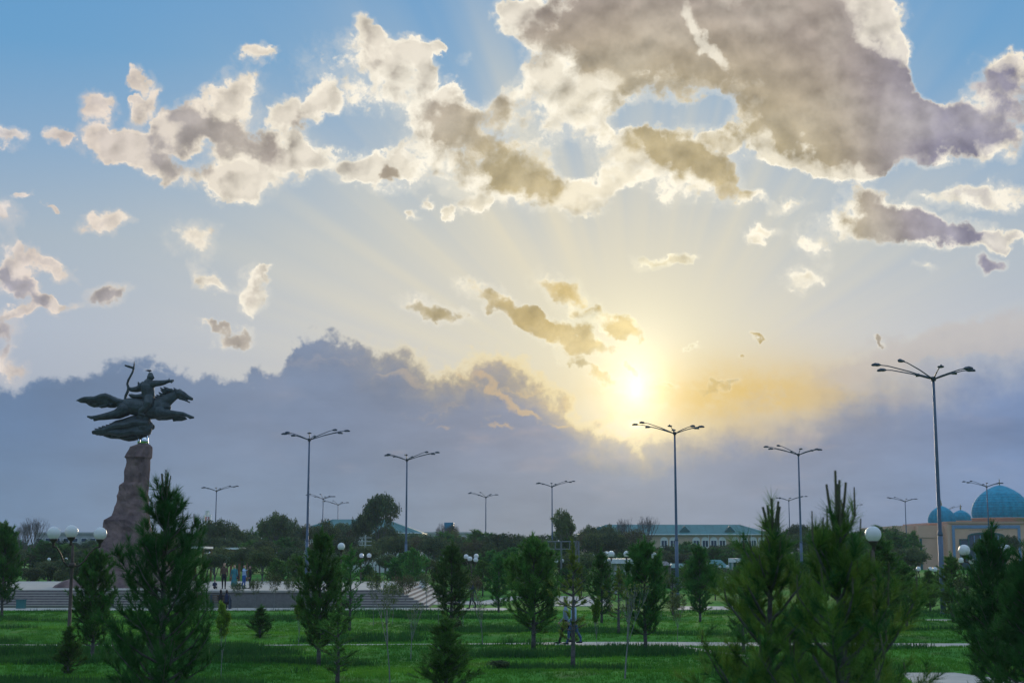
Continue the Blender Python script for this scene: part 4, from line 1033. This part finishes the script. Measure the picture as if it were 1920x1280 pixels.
# pavilion, canopy, kiosks
def pavilion(name, label, px0, px1, top, Y, th, roofm, postm, n, deep=5, wall=None, pitched=False):
    a, b = at(px0, 1000, Y), at(px1, 1000, Y); zt = at(960, top, Y).z
    t = thing(name, label, 'kiosk' if wall else 'canopy', ((a.x+b.x)/2, Y, 0)); w = (b.x-a.x)/2
    if pitched: MB().add([(-w,-.3,zt-th),(w,-.3,zt-th),(w,deep+.3,zt-th),(-w,deep+.3,zt-th),(-w*.5,deep/2,zt),(w*.5,deep/2,zt)], [(0,1,5,4),(1,2,5),(2,3,4,5),(3,0,4),(3,2,1,0)]).build('roof', roofm, t)
    else: MB().box(-w, w, -.3, deep+.3, zt-th, zt).build('roof', roofm, t)
    for i in range(n):
        x = -w*.92 + 2*w*.92*i/max(1, n-1)
        for y in (.1, deep-.1): MB().tube([(x,y,0),(x,y,zt-th)], .12, 8).build('column', postm, t)
    if wall:
        MB().box(-w*.86, w*.86, .4, deep-.4, 0, zt-th-.002).build('wall', wall, t)
        MB().box(-w*.4, w*.4, .33, .399, .9, min(2.1, zt-th-.3)).build('window', 'glass', t)
    return t
pavilion('timber_pavilion', 'timber pavilion with white roof edge right of the monument', 334, 383, 1024, 168, .25, 'whitepaint', 'wood', 4)
q = pavilion('timber_pavilion', 'timber pavilion behind the people on the platform', 418, 452, 1026, 170, .22, 'whitepaint', 'wood', 3)
for k in range(3): 
    z = at(960, 1032 + 4*k, 170).z; MB().box(-.92, .92, -.1, .05, z-.1, z+.1).build('board', 'wood', q)
pavilion('white_canopy', 'flat white canopy on columns behind the single globe lamp', 1134, 1190, 1047, 130, .42, 'whitepaint', 'greywhite', 4, 4)
pavilion('green_kiosk', 'kiosk with green roof beside the pole of the lamp at the sun', 1254, 1296, 1056, 150, .45, 'teal_roof', 'greywhite', 2, 5, 'greywhite', True)
pavilion('stone_kiosk', 'small stone kiosk left of the pole of the lamp at the sun', 1241, 1256, 1052, 148, .4, 'granite', 'granite', 2, 3, 'pinkwall' if 'pinkwall' in MT else 'granite_wall', True)
pavilion('green_kiosk', 'kiosk with light green pitched roof above the three tiny globes', 1326, 1366, 1049, 170, .9, 'teal_roof', 'greywhite', 2, 5, 'greywhite', True)
pavilion('white_kiosk', 'small white kiosk left of the big near pine', 1372, 1388, 1046, 175, .5, 'whitepaint', 'greywhite', 2, 3, 'teal_roof')
# metal frame
f0 = at(1062, 1080, 140); fr = thing('metal_frame', 'open grey metal frame on two posts left of the olive fan tree', 'sign frame', (f0.x, 140, 0))
def fx(px): return at(px, 1000, 140).x - f0.x
def fz(py): return at(960, py, 140).z
for px in (1052, 1079.5, 1084.5): MB().tube([(fx(px),0,0),(fx(px),0,fz(1014))], .10, 8).build('post', 'frame', fr)
for py in (1015, 1029): MB().tube([(fx(1026),0,fz(py)),(fx(1085),0,fz(py))], .06, 6).build('beam', 'frame', fr)
for px in (1028, 1041, 1068): MB().tube([(fx(px),0,fz(1029)),(fx(px),0,fz(1015))], .05, 6).build('strut', 'frame', fr)
# mast
mY = 620; mp = at(388, 1000, mY); ms_ = thing('radio_mast', 'red and white lattice radio mast on the far skyline', 'mast', (mp.x, mY, 0))
zt = at(388, 957, mY).z
for i in range(8):
    z0, z1 = zt*i/8, zt*(i+1)/8; w0 = .9 - .25*i/8; w1 = .9 - .25*(i+1)/8; b = MB()
    cs = lambda w: [(-w,-w),(w,-w),(w,w),(-w,w)]
    for j in range(4):
        (x0,y0),(x1,y1) = cs(w0)[j], cs(w1)[j]; (x2,y2) = cs(w1)[(j+1) % 4]
        b.tube([(x0,y0,z0),(x1,y1,z1)], .14, 4); b.tube([(x0,y0,z0),(x2,y2,z1)], .09, 4); b.tube([(x1,y1,z1-.01),(x2,y2,z1-.01)], .09, 4)
    b.build('lattice', 'red' if i % 2 == 0 else 'whitepaint', ms_)
for k, (x, z) in enumerate(((-1.3, .86), (1.3, .86), (-1.3, .72), (1.3, .74), (0, .95))): MB().box(x-.3, x+.3, -.5, .2, zt*z-1.2, zt*z+1.2).build('antenna', 'whitepaint', ms_)
# utility pole
up = at(685, 1020, 175); u = thing('utility_pole', 'pale utility pole with short cross arms before the tallest broadleaf tree', 'utility pole', (up.x, 175, 0))
zt = at(685, 1002, 175).z; MB().tube([(0,0,0),(0,0,zt)], [.16,.10], 8).build('post', 'greywhite', u)
for z in (.35, .8, 1.25): MB().box(-.75, .75, -.06, .06, zt-z-.05, zt-z+.05).build('cross_arm', 'greywhite', u)
# bin and bench
b = ground_at(35, 1141); t = thing('litter_bin', 'small teal litter bin at the foot of the platform steps', 'bin', (b.x, 95.2, .02))
MB().box(-.26,.26,-.2,.2,.0,.52).build('body', 'teal_roof', t); MB().box(-.30,.30,-.24,.24,.522,.58).build('lid', 'teal_dark', t)
def bench(px0, px1, Y, label):
    a, c = at(px0, 1000, Y).x, at(px1, 1000, Y).x; w = (c-a)/2
    t = thing('park_bench', label, 'bench', ((a+c)/2, Y, .024), 0, 'slatted park benches')
    for s in (-1, 1):
        MB().box(s*w-.04, s*w+.04, -.05, .03, 0, .92).build('leg', 'lamp_dark', t); MB().box(s*w-.04, s*w+.04, .44, .52, 0, .60).build('leg', 'lamp_dark', t); MB().box(s*w-.045, s*w+.045, .031, .439, .56, .61).build('armrest', 'lamp_dark', t)
    for k in range(4): MB().box(-w+.041, w-.041, -.035, 0, .50+.11*k, .575+.11*k).build('back_slat', 'slat', t)
    for k in range(4): MB().box(-w+.041, w-.041, .04+.11*k, .125+.11*k, .41, .45).build('seat_slat', 'slat', t)
    return t
bench(401, 434, 94.3, 'slatted park bench with two seated people, right of the big left pine')
bench(372, 399, 94.3, 'slatted park bench with one seated person, beside the big left pine')

# ------------------------------------------------------------------ people
def person(loc, rz, hgt, cols, label, pose='stand', dress=False, arms='down', bag=False):
    top, bottom, hair = cols; k = hgt / 1.75
    ch = []    # (material, [(x,y,z,r)], flat)
    hipz = .93; sit = pose == 'sit'
    dzs = -.48 if sit else 0
    for s in (-1, 1):
        y = s*.095; sw = {'stand': .03*s, 'walk': .22*s, 'sit': 0}[pose]
        if sit: L = [(0,y,.45,.085),(.22,y,.47,.078),(.44,y,.47,.062),(.46,y,.25,.052),(.45,y,.08,.04)]
        else: L = [(0,y,hipz,.09),(sw*.30+.01,y,.70,.08),(sw*.62+.03,y,.49,.06),(sw*.85+(-.06 if sw < 0 else 0),y,.28,.055),(sw*1.15,y,.09+(.05 if sw < -.1 else 0),.04)]
        ch.append((bottom, L, 1.0)); a = L[-1]
        ch.append(('c_black', [(a[0]-.04,y,a[2]-.045,.042),(a[0]+.08,y*1.1,a[2]-.05,.04),(a[0]+.18,y*1.15,a[2]-.06,.028)], 1.2))
    T = [(0,0,.90,.105),(-.01,0,1.02,.10),(0,0,1.2,.112),(.0,0,1.36,.108),(.0,0,1.44,.07)]
    ch.append((top, [(x, y, z+dzs, r) for x, y, z, r in T], 1.5))
    ch.append((bottom, [(0,0,.86+dzs,.11),(0,0,.97+dzs,.108)], 1.45))
    if dress: ch.append((top, [(0,0,1.0,.12),(0,0,.8,.155),(0,0,.55,.19),(0,0,.34,.215)], 1.15))
    ch.append(('skin', [(0,0,1.43+dzs,.055),(.015,0,1.54+dzs,.05)], 1))
    ch.append(('skin', [(.03,0,1.555+dzs,.066),(.025,0,1.62+dzs,.088),(.015,0,1.685+dzs,.082)], .88))
    ch.append((hair, [(-.035,0,1.60+dzs,.072),(-.015,0,1.685+dzs,.088),(.0,0,1.735+dzs,.05)], .95))
    ch.append(('skin', [(.105,0,1.625+dzs,.014),(.125,0,1.60+dzs,.016)], 1))
    fing = []
    for s in (-1, 1):
        ch.append(('skin', [(.0,s*.088,1.63+dzs,.018),(.01,s*.09,1.60+dzs,.014)], 1))
        sw = -.22*s if pose == 'walk' else 0.02
        if arms == 'up' and s == -1: A = [(0,s*.18,1.38,.056),(.18,s*.24,1.28,.046),(.40,s*.22,1.40,.036),(.46,s*.22,1.44,.03)]
        elif sit: A = [(0,s*.19,.90,.055),(.02,s*.24,.66,.046),(.22,s*.19,.56,.036),(.29,s*.18,.55,.03)]
        else: A = [(0,s*.19,1.385,.056),(sw*.4-.02,s*.235,1.13,.046),(sw+.05,s*.24,.90,.035),(sw*1.15+.07,s*.24,.83,.03)]
        ch.append((top, A[:3], 1)); ch.append(('skin', A[2:], 1)); e = Vector(A[3][:3]); d = (e - Vector(A[2][:3])).normalized(); sd = d.cross(Vector((0, 1, 0))).normalized()
        for f in range(4):
            o = sd * ((f - 1.5) * .021); fing.append([e + o, e + o + d*.045, e + o + d*(.08 - .008*abs(f-1.3)) + Vector((0,-s*.012,0))])
        fing.append([e - d*.03 + sd*.03, e + sd*.055 + d*.02, e + sd*.06 + d*.05])
    mb = MB()
    for m, pts, fl in ch:
        mb.tube([p[:3] for p in pts], [p[3] for p in pts], 12, flat=fl)
        mb.ball(pts[0][:3], pts[0][3], 10, 6, sy=fl); mb.ball(pts[-1][:3], pts[-1][3], 10, 6, sy=fl)
    for fgr in fing: mb.tube(fgr, [.011,.010,.007], 6)
    me = remesh(mb, 0.017, 2)
    names = []
    for m, _, _ in ch:
        if m not in names: names.append(m)
    for m in names: me.materials.append(MT[m])
    segs = [(names.index(m), Vector(a[:3]), Vector(b_[:3]), (a[3]+b_[3])/2, fl) for m, pts, fl in ch for a, b_ in zip(pts, pts[1:])]
    sk = names.index('skin')
    A = np.array([s[1] for s in segs]); D = np.array([s[2] for s in segs]) - A; rr_ = np.array([s[3] * (s[4] if s[4] > 1.2 else 1) for s in segs]); mi = np.array([s[0] for s in segs])
    n = len(me.polygons); C = np.empty(n*3); me.polygons.foreach_get('center', C); C = C.reshape(-1, 3)
    t = np.clip(((C[:, None] - A[None]) * D[None]).sum(2) / (D*D).sum(1)[None], 0, 1)
    ds = np.linalg.norm(C[:, None] - (A[None] + t[..., None]*D[None]), axis=2) / rr_[None]
    me.polygons.foreach_set('material_index', mi[ds.argmin(1)].astype(np.int32)); me.update()
    o = link('person', me); o.location = loc; o.rotation_euler = (0, 0, rz); o.scale = (k, k, k); tag(o, label, 'person')
    if bag:
        b_ = MB(); b_.ball((-.02, .30, .86), .15, 12, 8, sy=.5, sz=1.15); b_.tube([(-.02,.30,1.0),(-.02,.25,1.2),(0,.17,1.42)], .012, 5)
        h_ = b_.build('handbag', 'c_black', None, True); h_.location = loc; h_.rotation_euler = (0, 0, rz); h_.scale = (k,k,k); tag(h_, 'black handbag hanging at the side of the woman in teal dress', 'bag')
    return o
def on_plat(px, Y): p = at(px, 1050, Y); return (p.x, Y, PH + .003)
P_ = lambda px, Y, z=.024: (at(px, 1050, Y).x, Y, z)
person(on_plat(421, 101.5), R(-80), 1.80, ('c_brown', 'c_black', 'hair'), 'standing person in brown top and dark trousers on the platform')
person(on_plat(440, 101.8), R(-95), 1.66, ('c_teal', 'c_teal', 'hair'), 'standing person in long teal dress on the platform', dress=True, bag=True)
person(on_plat(458, 102.2), R(-20), 1.64, ('c_paleblue', 'c_blue', 'hair'), 'person in pale blue blouse and blue trousers raising an arm on the platform', arms='up')
person(on_plat(470, 102.6), R(200), 1.58, ('c_black', 'c_black', 'hair'), 'person in black facing the one with the raised arm')
person((*on_plat(404, 101.4)[:2], PH + .003 - .16), R(-60), 1.1, ('c_navy', 'c_black', 'hair'), 'child in dark blue sitting on the platform edge left of the group', pose='sit')
person(P_(380, 94.32, .024), R(90), 1.75, ('c_black', 'c_black', 'hair'), 'seated person in black on the bench beside the big left pine', pose='sit')
person(P_(416, 94.32, .024), R(90), 1.70, ('c_black', 'c_black', 'hair'), 'left one of two people seated on the right bench', pose='sit')
person(P_(427, 94.32, .024), R(90), 1.68, ('c_navy', 'c_black', 'hair'), 'right one of two people seated on the right bench', pose='sit')
person(P_(1060, 58.9), R(165), 1.70, ('c_greyblue', 'c_black', 'hair'), 'walking person in grey top and black trousers on the garden path, left of the pair', pose='walk')
person(P_(1075, 58.3), R(160), 1.78, ('c_paleblue', 'c_jeans', 'hair'), 'walking person in light blue shirt and jeans on the garden path', pose='walk')
person(P_(886, 95.0, .02), R(200), 1.75, ('c_navy', 'c_black', 'hair'), 'walking person in navy on the walkway right of the mid picture pine', pose='walk')
person(P_(862, 94.2, .02), R(190), 1.65, ('c_blue', 'c_jeans', 'hair'), 'person in bright blue half hidden by the mid picture pine', pose='stand')
person(P_(793, 118, 0), R(-90), 1.7, ('c_offwhite', 'c_offwhite', 'hair'), 'distant person all in white right of the platform')
# ------------------------------------------------------------------ planting
def put(key, px, base, top, wpx, name, label, cat='tree', group=None):
    g_ = ground_at(px, base); s = F_PX / g_.y
    zt = at(px, top, g_.y).z
    z = gz(g_.x, g_.y)
    return plant(key, (g_.x, g_.y, z - .02), zt - z, wpx / s, name, label, cat, group)
# four big pines close to the camera, each built on its own
def near_pine(px, Y, top, wpx, label, **kw):
    p = at(px, top, Y); h = p.z - gz(p.x, Y); w = wpx * Y / F_PX
    t_, l_, c_, s_ = pine(H=h, Wd=w, **kw)
    t = thing('pine_tree', label, 'tree', (p.x, Y, gz(p.x, Y) - .02), kw['seed'] * 0.7, 'young park pines')
    link('trunk', t_, t)
    for lb in l_: lb.build('limb', 'bark', t)
    link('crown', c_, t)
    for sk_ in s_: sk_.build('candle', 'candle', t)
    return t
near_pine(1566, 12.5, 968, 410, 'largest near pine with upright brown candles at its top, right of centre', seed=41, cb=.10, gap=.34, limbs=(5, 6), shoot_gap=.14, per=44, fill=.92, nlen=.15, nw=.0055, wide=.22, candles=1.0, mats=('needle_near', 'needle_dark'), upturn=.7, tip=.12)
near_pine(1436, 13.6, 975, 330, 'bushy near pine leaning to the left of the largest pine', seed=42, cb=.10, gap=.34, limbs=(5, 6), shoot_gap=.14, per=44, fill=.92, nlen=.15, nw=.0055, wide=.22, candles=.55, mats=('needle_near', 'needle_dark'), upturn=.8, lean=-.1)
near_pine(312, 25, 914, 232, 'big dark green pine in front of the rock pedestal', seed=43, cb=.08, gap=.36, limbs=(5, 6), shoot_gap=.15, per=40, fill=.9, nlen=.16, nw=.010, wide=.30, candles=.8, mats=('needle_dark',), upturn=.7, tip=.1)
near_pine(1858, 31, 1003, 150, 'dark pine standing between the two wide set globes', seed=44, cb=.10, gap=.30, limbs=(5, 7), shoot_gap=.15, per=36, nlen=.17, nw=.012, wide=.3, candles=.5, mats=('needle_dark',), upturn=.5)
near_pine(1925, 27, 1045, 170, 'dark pine cut by the right picture edge', seed=45, cb=.08, gap=.30, limbs=(5, 7), shoot_gap=.15, per=36, nlen=.17, nw=.012, wide=.3, mats=('needle_dark',), upturn=.5)
PG = 'young park pines'
for a in [
 ('pine_a',597,1255,1003,92,'tall dark pine in front of the platform, left of the single globe'),
 ('pine_open',655,1185,1028,62,'slender open pine just right of the single globe lamp'),
 ('pine_open',632,1288,1135,86,'loose low pine with pale tufts below the single globe lamp'),
 ('pine_cone',836,1325,1163,98,'cone shaped little pine at the bottom edge, mid picture'),
 ('pine_cone',487,1200,1138,46,'small dark cone shaped pine on the lawn between bench and tall pine'),
 ('pine_b',846,1182,1022,74,'pine hiding the person in bright blue'),
 ('pine_b',935,1152,1044,46,'narrow dark pine left of the darkest pine'),
 ('pine_c',1000,1224,1012,108,'darkest dense pine left of the tiered pine'),
 ('pine_tier',1074,1262,1024,92,'sparse tiered pine with yellow green tufts before the walking pair'),
 ('pine_b',1128,1172,1034,54,'pine left of the white canopy, behind the tiered pine'),
 ('pine_tier',1160,1196,1066,60,'small yellow green pine behind the bare sapling'),
 ('pine_c',1211,1225,1018,92,'dense dark pine right of the white canopy'),
 ('pine_a',1313,1172,1026,58,'dense narrow pine right of the lamp pole at the sun'),
 ('pine_open',1262,1160,1075,52,'low loose pine at the foot of the lamp pole at the sun'),
 ('pine_b',1660,1200,1012,104,'pine directly behind the largest globe'),
 ('pine_a',1700,1180,1062,74,'pine right of the largest near pine, in front of the domed building'),
 ('pine_b',1788,1172,1042,66,'pine right of the tallest lamp pole'),
 ('pine_a',1745,1150,1070,44,'small dark pine at the left of the tallest lamp pole'),
 ('pine_c',3,1160,988,70,'dark pine cut by the left picture edge'),
 ('pine_cone',127,1270,1176,48,'small pine at the foot of the nearest globe lamp'),
 ('pine_c',172,1245,1036,92,'dark pine between the nearest globe lamp and the big left pine'),
 ('pine_b',1410,1165,1030,64,'pine behind the leftward leaning near pine'),
 ('pine_a',1620,1190,1050,70,'pine seen through the right side of the largest near pine'),
 ('pine_open',1395,1225,1085,70,'light pine left of the leaning near pine, by the branch path')]:
    put(a[0], a[1], a[2], a[3], a[4], 'pine_tree', a[5], 'tree', PG)
for a in [
 ('bare_sapling',731,1286,1082,90,'sapling','bare pale sapling with few leaves left of the cone shaped little pine','sapling'),
 ('bare_sapling',1172,1284,1092,110,'sapling','bare pale sapling with wide low branches, right of the tiered pine','sapling'),
 ('spring_sapling',414,1275,1130,34,'sapling','slender bright yellow green sapling right of the big left pine','sapling'),
 ('young_leafy',513,1143,1076,44,'young_tree','young leafy tree at the platform wall, right of the bench','young tree'),
 ('young_leafy',545,1142,1083,40,'young_tree','young leafy tree at the platform wall beside the tall dark pine','young tree'),
 ('young_leafy',478,1144,1085,34,'young_tree','young leafy tree nearest to the bench','young tree'),
 ('young_leafy',445,1146,1090,36,'young_tree','young leafy tree just right of the benches','young tree'),
 ('young_leafy',578,1146,1078,40,'young_tree','young leafy tree touching the left side of the tall dark pine','young tree'),
 ('young_leafy',625,1150,1080,40,'young_tree','young leafy tree touching the right side of the tall dark pine','young tree'),
 ('spring_sapling',560,1210,1120,24,'sapling','small bright sapling left of the tall dark pine','sapling'),
 ('spring_sapling',1120,1230,1120,26,'sapling','small bright sapling between tiered pine and bare sapling','sapling'),
 ('bare_sapling',905,1215,1110,60,'sapling','bare sapling left of the darkest dense pine','sapling'),
 ('bare_sapling',770,1240,1130,60,'sapling','thin bare sapling above the cone shaped little pine','sapling'),
 ('young_leafy',1270,1215,1110,46,'young_tree','young leafy tree standing before the branch path','young tree'),
 ('young_leafy',700,1176,1072,40,'young_tree','young leafy tree before the right platform steps','young tree'),
 ('young_leafy',736,1172,1092,50,'young_tree','young leafy tree left of the reddish tree','young tree'),
 ('young_red',762,1150,1080,58,'young_tree','young reddish brown tree at the end of the platform steps','young tree'),
 ('young_leafy',800,1144,1072,52,'young_tree','young leafy tree right of the reddish tree','young tree'),
 ('young_leafy',822,1180,1052,50,'young_tree','young leafy tree left of the mid picture pine','young tree'),
 ('young_leafy',868,1178,1070,56,'young_tree','young leafy tree right of the mid picture pine','young tree'),
 ('young_red',892,1140,1082,36,'young_tree','young reddish tree behind the person in navy','young tree'),
 ('young_leafy',1185,1185,1075,40,'young_tree','young leafy tree between bare sapling and dense dark pine','young tree'),
 ('young_leafy',1240,1165,1070,44,'young_tree','young leafy tree right of the dense dark pine','young tree'),
 ('young_leafy',1810,1180,1080,46,'young_tree','young leafy tree right of the tallest lamp pole','young tree'),
 ('young_leafy',1000,1150,1060,40,'young_tree','young leafy tree behind the darkest dense pine','young tree'),
 ('shrub',640,1165,1128,40,'shrub','low green shrub behind the tall dark pine','shrub'),
 ('shrub',935,1262,1238,50,'shrub','low weed shrub at the bottom right of the cone shaped little pine','shrub'),
 ('shrub',850,1190,1160,40,'shrub','low shrub at the foot of the mid picture pine','shrub'),
]:
    put(a[0], a[1], a[2], a[3], a[4], a[5], a[6], a[7], a[7] + 's on the lawn')
# trees one can tell apart on the skyline
def far(key, px, Y, top, wpx, label, group='skyline trees', name='broadleaf_tree'):
    p = at(px, top, Y)
    return plant(key, (p.x, Y, 0), p.z, wpx * Y / F_PX, name, label, 'tree', group)
far('leafy_a', 714, 205, 932, 92, 'tallest dark broadleaf tree on the skyline, left of the white wall')
far('leafy_b', 690, 212, 965, 60, 'lower dark broadleaf tree leaning on the left side of the tallest one')
far('leafy_fan', 1068, 205, 958, 78, 'olive fan shaped tree left of the long green roof')
far('bare', 1170, 250, 968, 56, 'bare twiggy tree before the long green roof, the left one')
far('bare', 1208, 246, 963, 60, 'bare twiggy tree before the long green roof, the right one')
far('budding', 1185, 225, 994, 100, 'brown budding tree before the long green roof')
far('budding', 1130, 222, 1008, 70, 'brown budding tree at the left end of the long green roof')
far('leafy_c', 1110, 190, 1003, 60, 'olive tree right of the fan shaped tree')
far('bare', 60, 215, 966, 70, 'bare tree left of the low pale building')
far('bare', 42, 225, 975, 50, 'bare smaller tree at the far left of the low pale building')
far('leafy_b', 507, 225, 966, 100, 'round dark tree on the skyline left of the tall lamp')
far('bare', 826, 260, 977, 42, 'small bare tree at the left of the blue roof box')
far('budding', 850, 262, 985, 34, 'small budding tree in front of the blue roof box')
far('leafy_a', 405, 200, 978, 70, 'dark tree at the foot of the far lamp by the mast')
far('leafy_c', 440, 235, 985, 44, 'dark tree right of the far lamp by the mast')
far('pine_far', 1712, 235, 1002, 34, 'round headed pine against the left wall of the domed building', name='pine_tree')
far('leafy_b', 1672, 245, 998, 40, 'dark tree left of the domed building')
far('leafy_a', 1895, 205, 1006, 44, 'dark tree against the portal at the right edge')
far('leafy_b', 1838, 190, 1012, 44, 'dark tree in front of the portal arch')
# far belt in three rows, each tree on its own
LM = [(60, 'leftmost bare tree'), (240, 'horse monument'), (388, 'lattice mast'), (507, 'round skyline tree'), (714, 'tallest broadleaf tree'), (840, 'blue roof box'), (1068, 'olive fan tree'), (1265, 'lamp at the sun'), (1448, 'leaning near pine'), (1690, 'domed building')]
ORD = ['first', 'second', 'third', 'fourth', 'fifth', 'sixth', 'seventh', 'eighth', 'ninth', 'tenth', 'eleventh', 'twelfth', 'thirteenth', 'fourteenth', 'fifteenth', 'sixteenth', 'seventeenth', 'eighteenth', 'nineteenth', 'twentieth']
br = random.Random(77); belt = []
for row, (Y, step, t0, t1, w0, w1) in enumerate([(150, 38, 1026, 1046, 64, 90), (195, 30, 1002, 1020, 60, 86), (245, 28, 986, 1004, 56, 80)]):
    px = -20 + 9 * row
    while px < (1690 if row else 1720):
        x = px + br.uniform(-8, 8); top = br.uniform(t0, t1)
        if 780 < x < 1010 and row == 2: top = br.uniform(998, 1006)
        if 540 < x < 680 and row == 2: top = br.uniform(978, 990)
        if 1180 < x < 1460: top = max(top, {0: 1044, 1: 1030, 2: 1020}[row]) + br.uniform(0, 10)
        if 20 < x < 200: top += 20
        if row == 0 and (1225 < x < 1300 or 1320 < x < 1395 or 1120 < x < 1195): top = br.uniform(1066, 1074)
        k = br.choices(['leafy_a', 'leafy_b', 'pine_far', 'leafy_c', 'budding'], [4, 4, 4, 2, 1.5 if row else 0.4])[0]
        belt.append((x, row, Y + br.uniform(-9, 9), top, br.uniform(w0, w1), k)); px += step * br.uniform(.8, 1.2)
KD = {'leafy_a': 'dark bushy tree', 'leafy_b': 'wide dark tree', 'pine_far': 'dark pine', 'leafy_c': 'olive green tree', 'budding': 'brown budding tree'}
RW = ['near belt', 'middle belt', 'rear belt']
cnt = {}
for x, row, Y, top, w, k in sorted(belt, key=lambda b: b[0]):
    i = max([j for j in range(len(LM)) if LM[j][0] <= x], default=-1)
    key = (i, row, k); cnt[key] = cnt.get(key, 0) + 1
    where = f'right of the {LM[i][1]}' if i >= 0 else 'at the left edge'
    far(k, x, Y, top, w, f'{KD[k]} in the {RW[row]}, {ORD[cnt[key]-1]} {where}', 'far tree belt', 'pine_tree' if k == 'pine_far' else 'broadleaf_tree')
# young hedge plants behind the platform on the left and on the far lawn
hr = random.Random(9); HN = 0
for px, Y, top, w, lab in [(22,133,1062,50,'left edge'),(58,134,1070,52,'bare tree at far left'),(92,136,1066,46,'small globe'),(118,133,1074,40,'rock foot'),(148,134,1060,50,'nearest lamp post')]:
    far('shrub', px, Y, top, w, f'bushy green shrub behind the left platform steps, by the {lab}', 'shrubs behind the platform', 'shrub')
for px, Y, top, w in [(520,134,1052,44),(556,136,1044,46),(600,134,1056,40),(640,135,1058,46),(690,138,1062,40),(742,134,1056,36),(775,128,1034,38)]:
    HN += 1; far('pine_far', px, Y, top, w, f'pine behind the right half of the platform, {ORD[HN-1]} from the left', 'pines behind the platform', 'pine_tree')
HN = 0
for px, Y, top, w in sorted([(905,122,1056,52),(960,126,1050,46),(1090,120,1062,44),(1130,118,1060,40),(1290,124,1060,40),(1340,112,1070,46),(1440,118,1055,60),(1500,108,1060,70),(1550,112,1050,60),(1600,115,1052,60),(880,132,1062,40),(985,130,1066,48),(1020,128,1058,44),(1060,130,1068,40),(1165,126,1072,40),(1235,128,1066,38),(1385,116,1066,50),(1650,120,1050,56),(1690,128,1062,44),(1770,124,1072,36)]):
    HN += 1; far('pine_far', px, Y, top, w, f'pine beyond the lawn in the right half, {ORD[HN-1]} from the left', 'pines beyond the lawn', 'pine_tree')

# ------------------------------------------------------------------ grass and weeds
rg = np.random.default_rng(4)
def blades(n, y0, y1, hmin, hmax, wd, name, m, per, ridge):
    # sample in depth so that nearer ground gets more
    pts = []
    while len(pts) < n:
        y = y0 + (y1 - y0) * rg.random() ** 1.3; x = (rg.random() - .5) * (y * .80)
        z = gz(x, y)
        if ridge:
            c = mnoise.noise(Vector((x * .16, y * .34, 7.7)))
            if c < .30 - z * .5: continue
        if z == 0.0 and any(in_poly(x, y, P, .08) for _, P in PATHS): continue
        pts.append((x, y, z))
    Pn = np.repeat(np.array(pts), per, 0); N = len(Pn)
    Pn[:, :2] += rg.normal(scale=.09 if not ridge else .2, size=(N, 2)); Pn[:, 2] -= .015
    h_ = rg.uniform(hmin, hmax, N); a = rg.random(N) * 6.283; lean = rg.random(N) * .5
    V3 = np.empty((N, 3, 3)); ax = np.stack([np.cos(a), np.sin(a), 0*a], 1)
    V3[:, 0] = Pn - ax * wd/2; V3[:, 1] = Pn + ax * wd/2
    b_ = rg.random(N) * 6.283
    V3[:, 2] = Pn + np.stack([np.cos(b_)*lean*h_, np.sin(b_)*lean*h_, h_], 1)
    o = link(name, arr_mesh(name, V3.reshape(-1, 3), 3, [m])); o['kind'] = 'stuff'; return o
blades(42000, 37, 92, .05, .13, .035, 'grass', 'grass', 9, False)['label'] = 'short green lawn grass'
blades(8000, 37, 90, .12, .34, .05, 'tall_weeds', 'weed', 10, True)['label'] = 'darker tall weeds on the lawn ridges'
# ------------------------------------------------------------------ evening air
hz = MB().box(-480, 480, -30, 720, -1.5, 40).build('haze', [])
hz['kind'] = 'stuff'; hz['label'] = 'thin evening haze'
hmt = bpy.data.materials.new('haze_air'); hmt.use_nodes = True
hn = hmt.node_tree.nodes; hn.clear()
pv = hn.new('ShaderNodeVolumePrincipled'); pv.inputs['Color'].default_value = (0.70, 0.85, 1.0, 1); pv.inputs['Density'].default_value = 0.00018; pv.inputs['Anisotropy'].default_value = 0.2
ho = hn.new('ShaderNodeOutputMaterial'); hmt.node_tree.links.new(pv.outputs[0], ho.inputs['Volume'])
hz.data.materials.append(hmt)
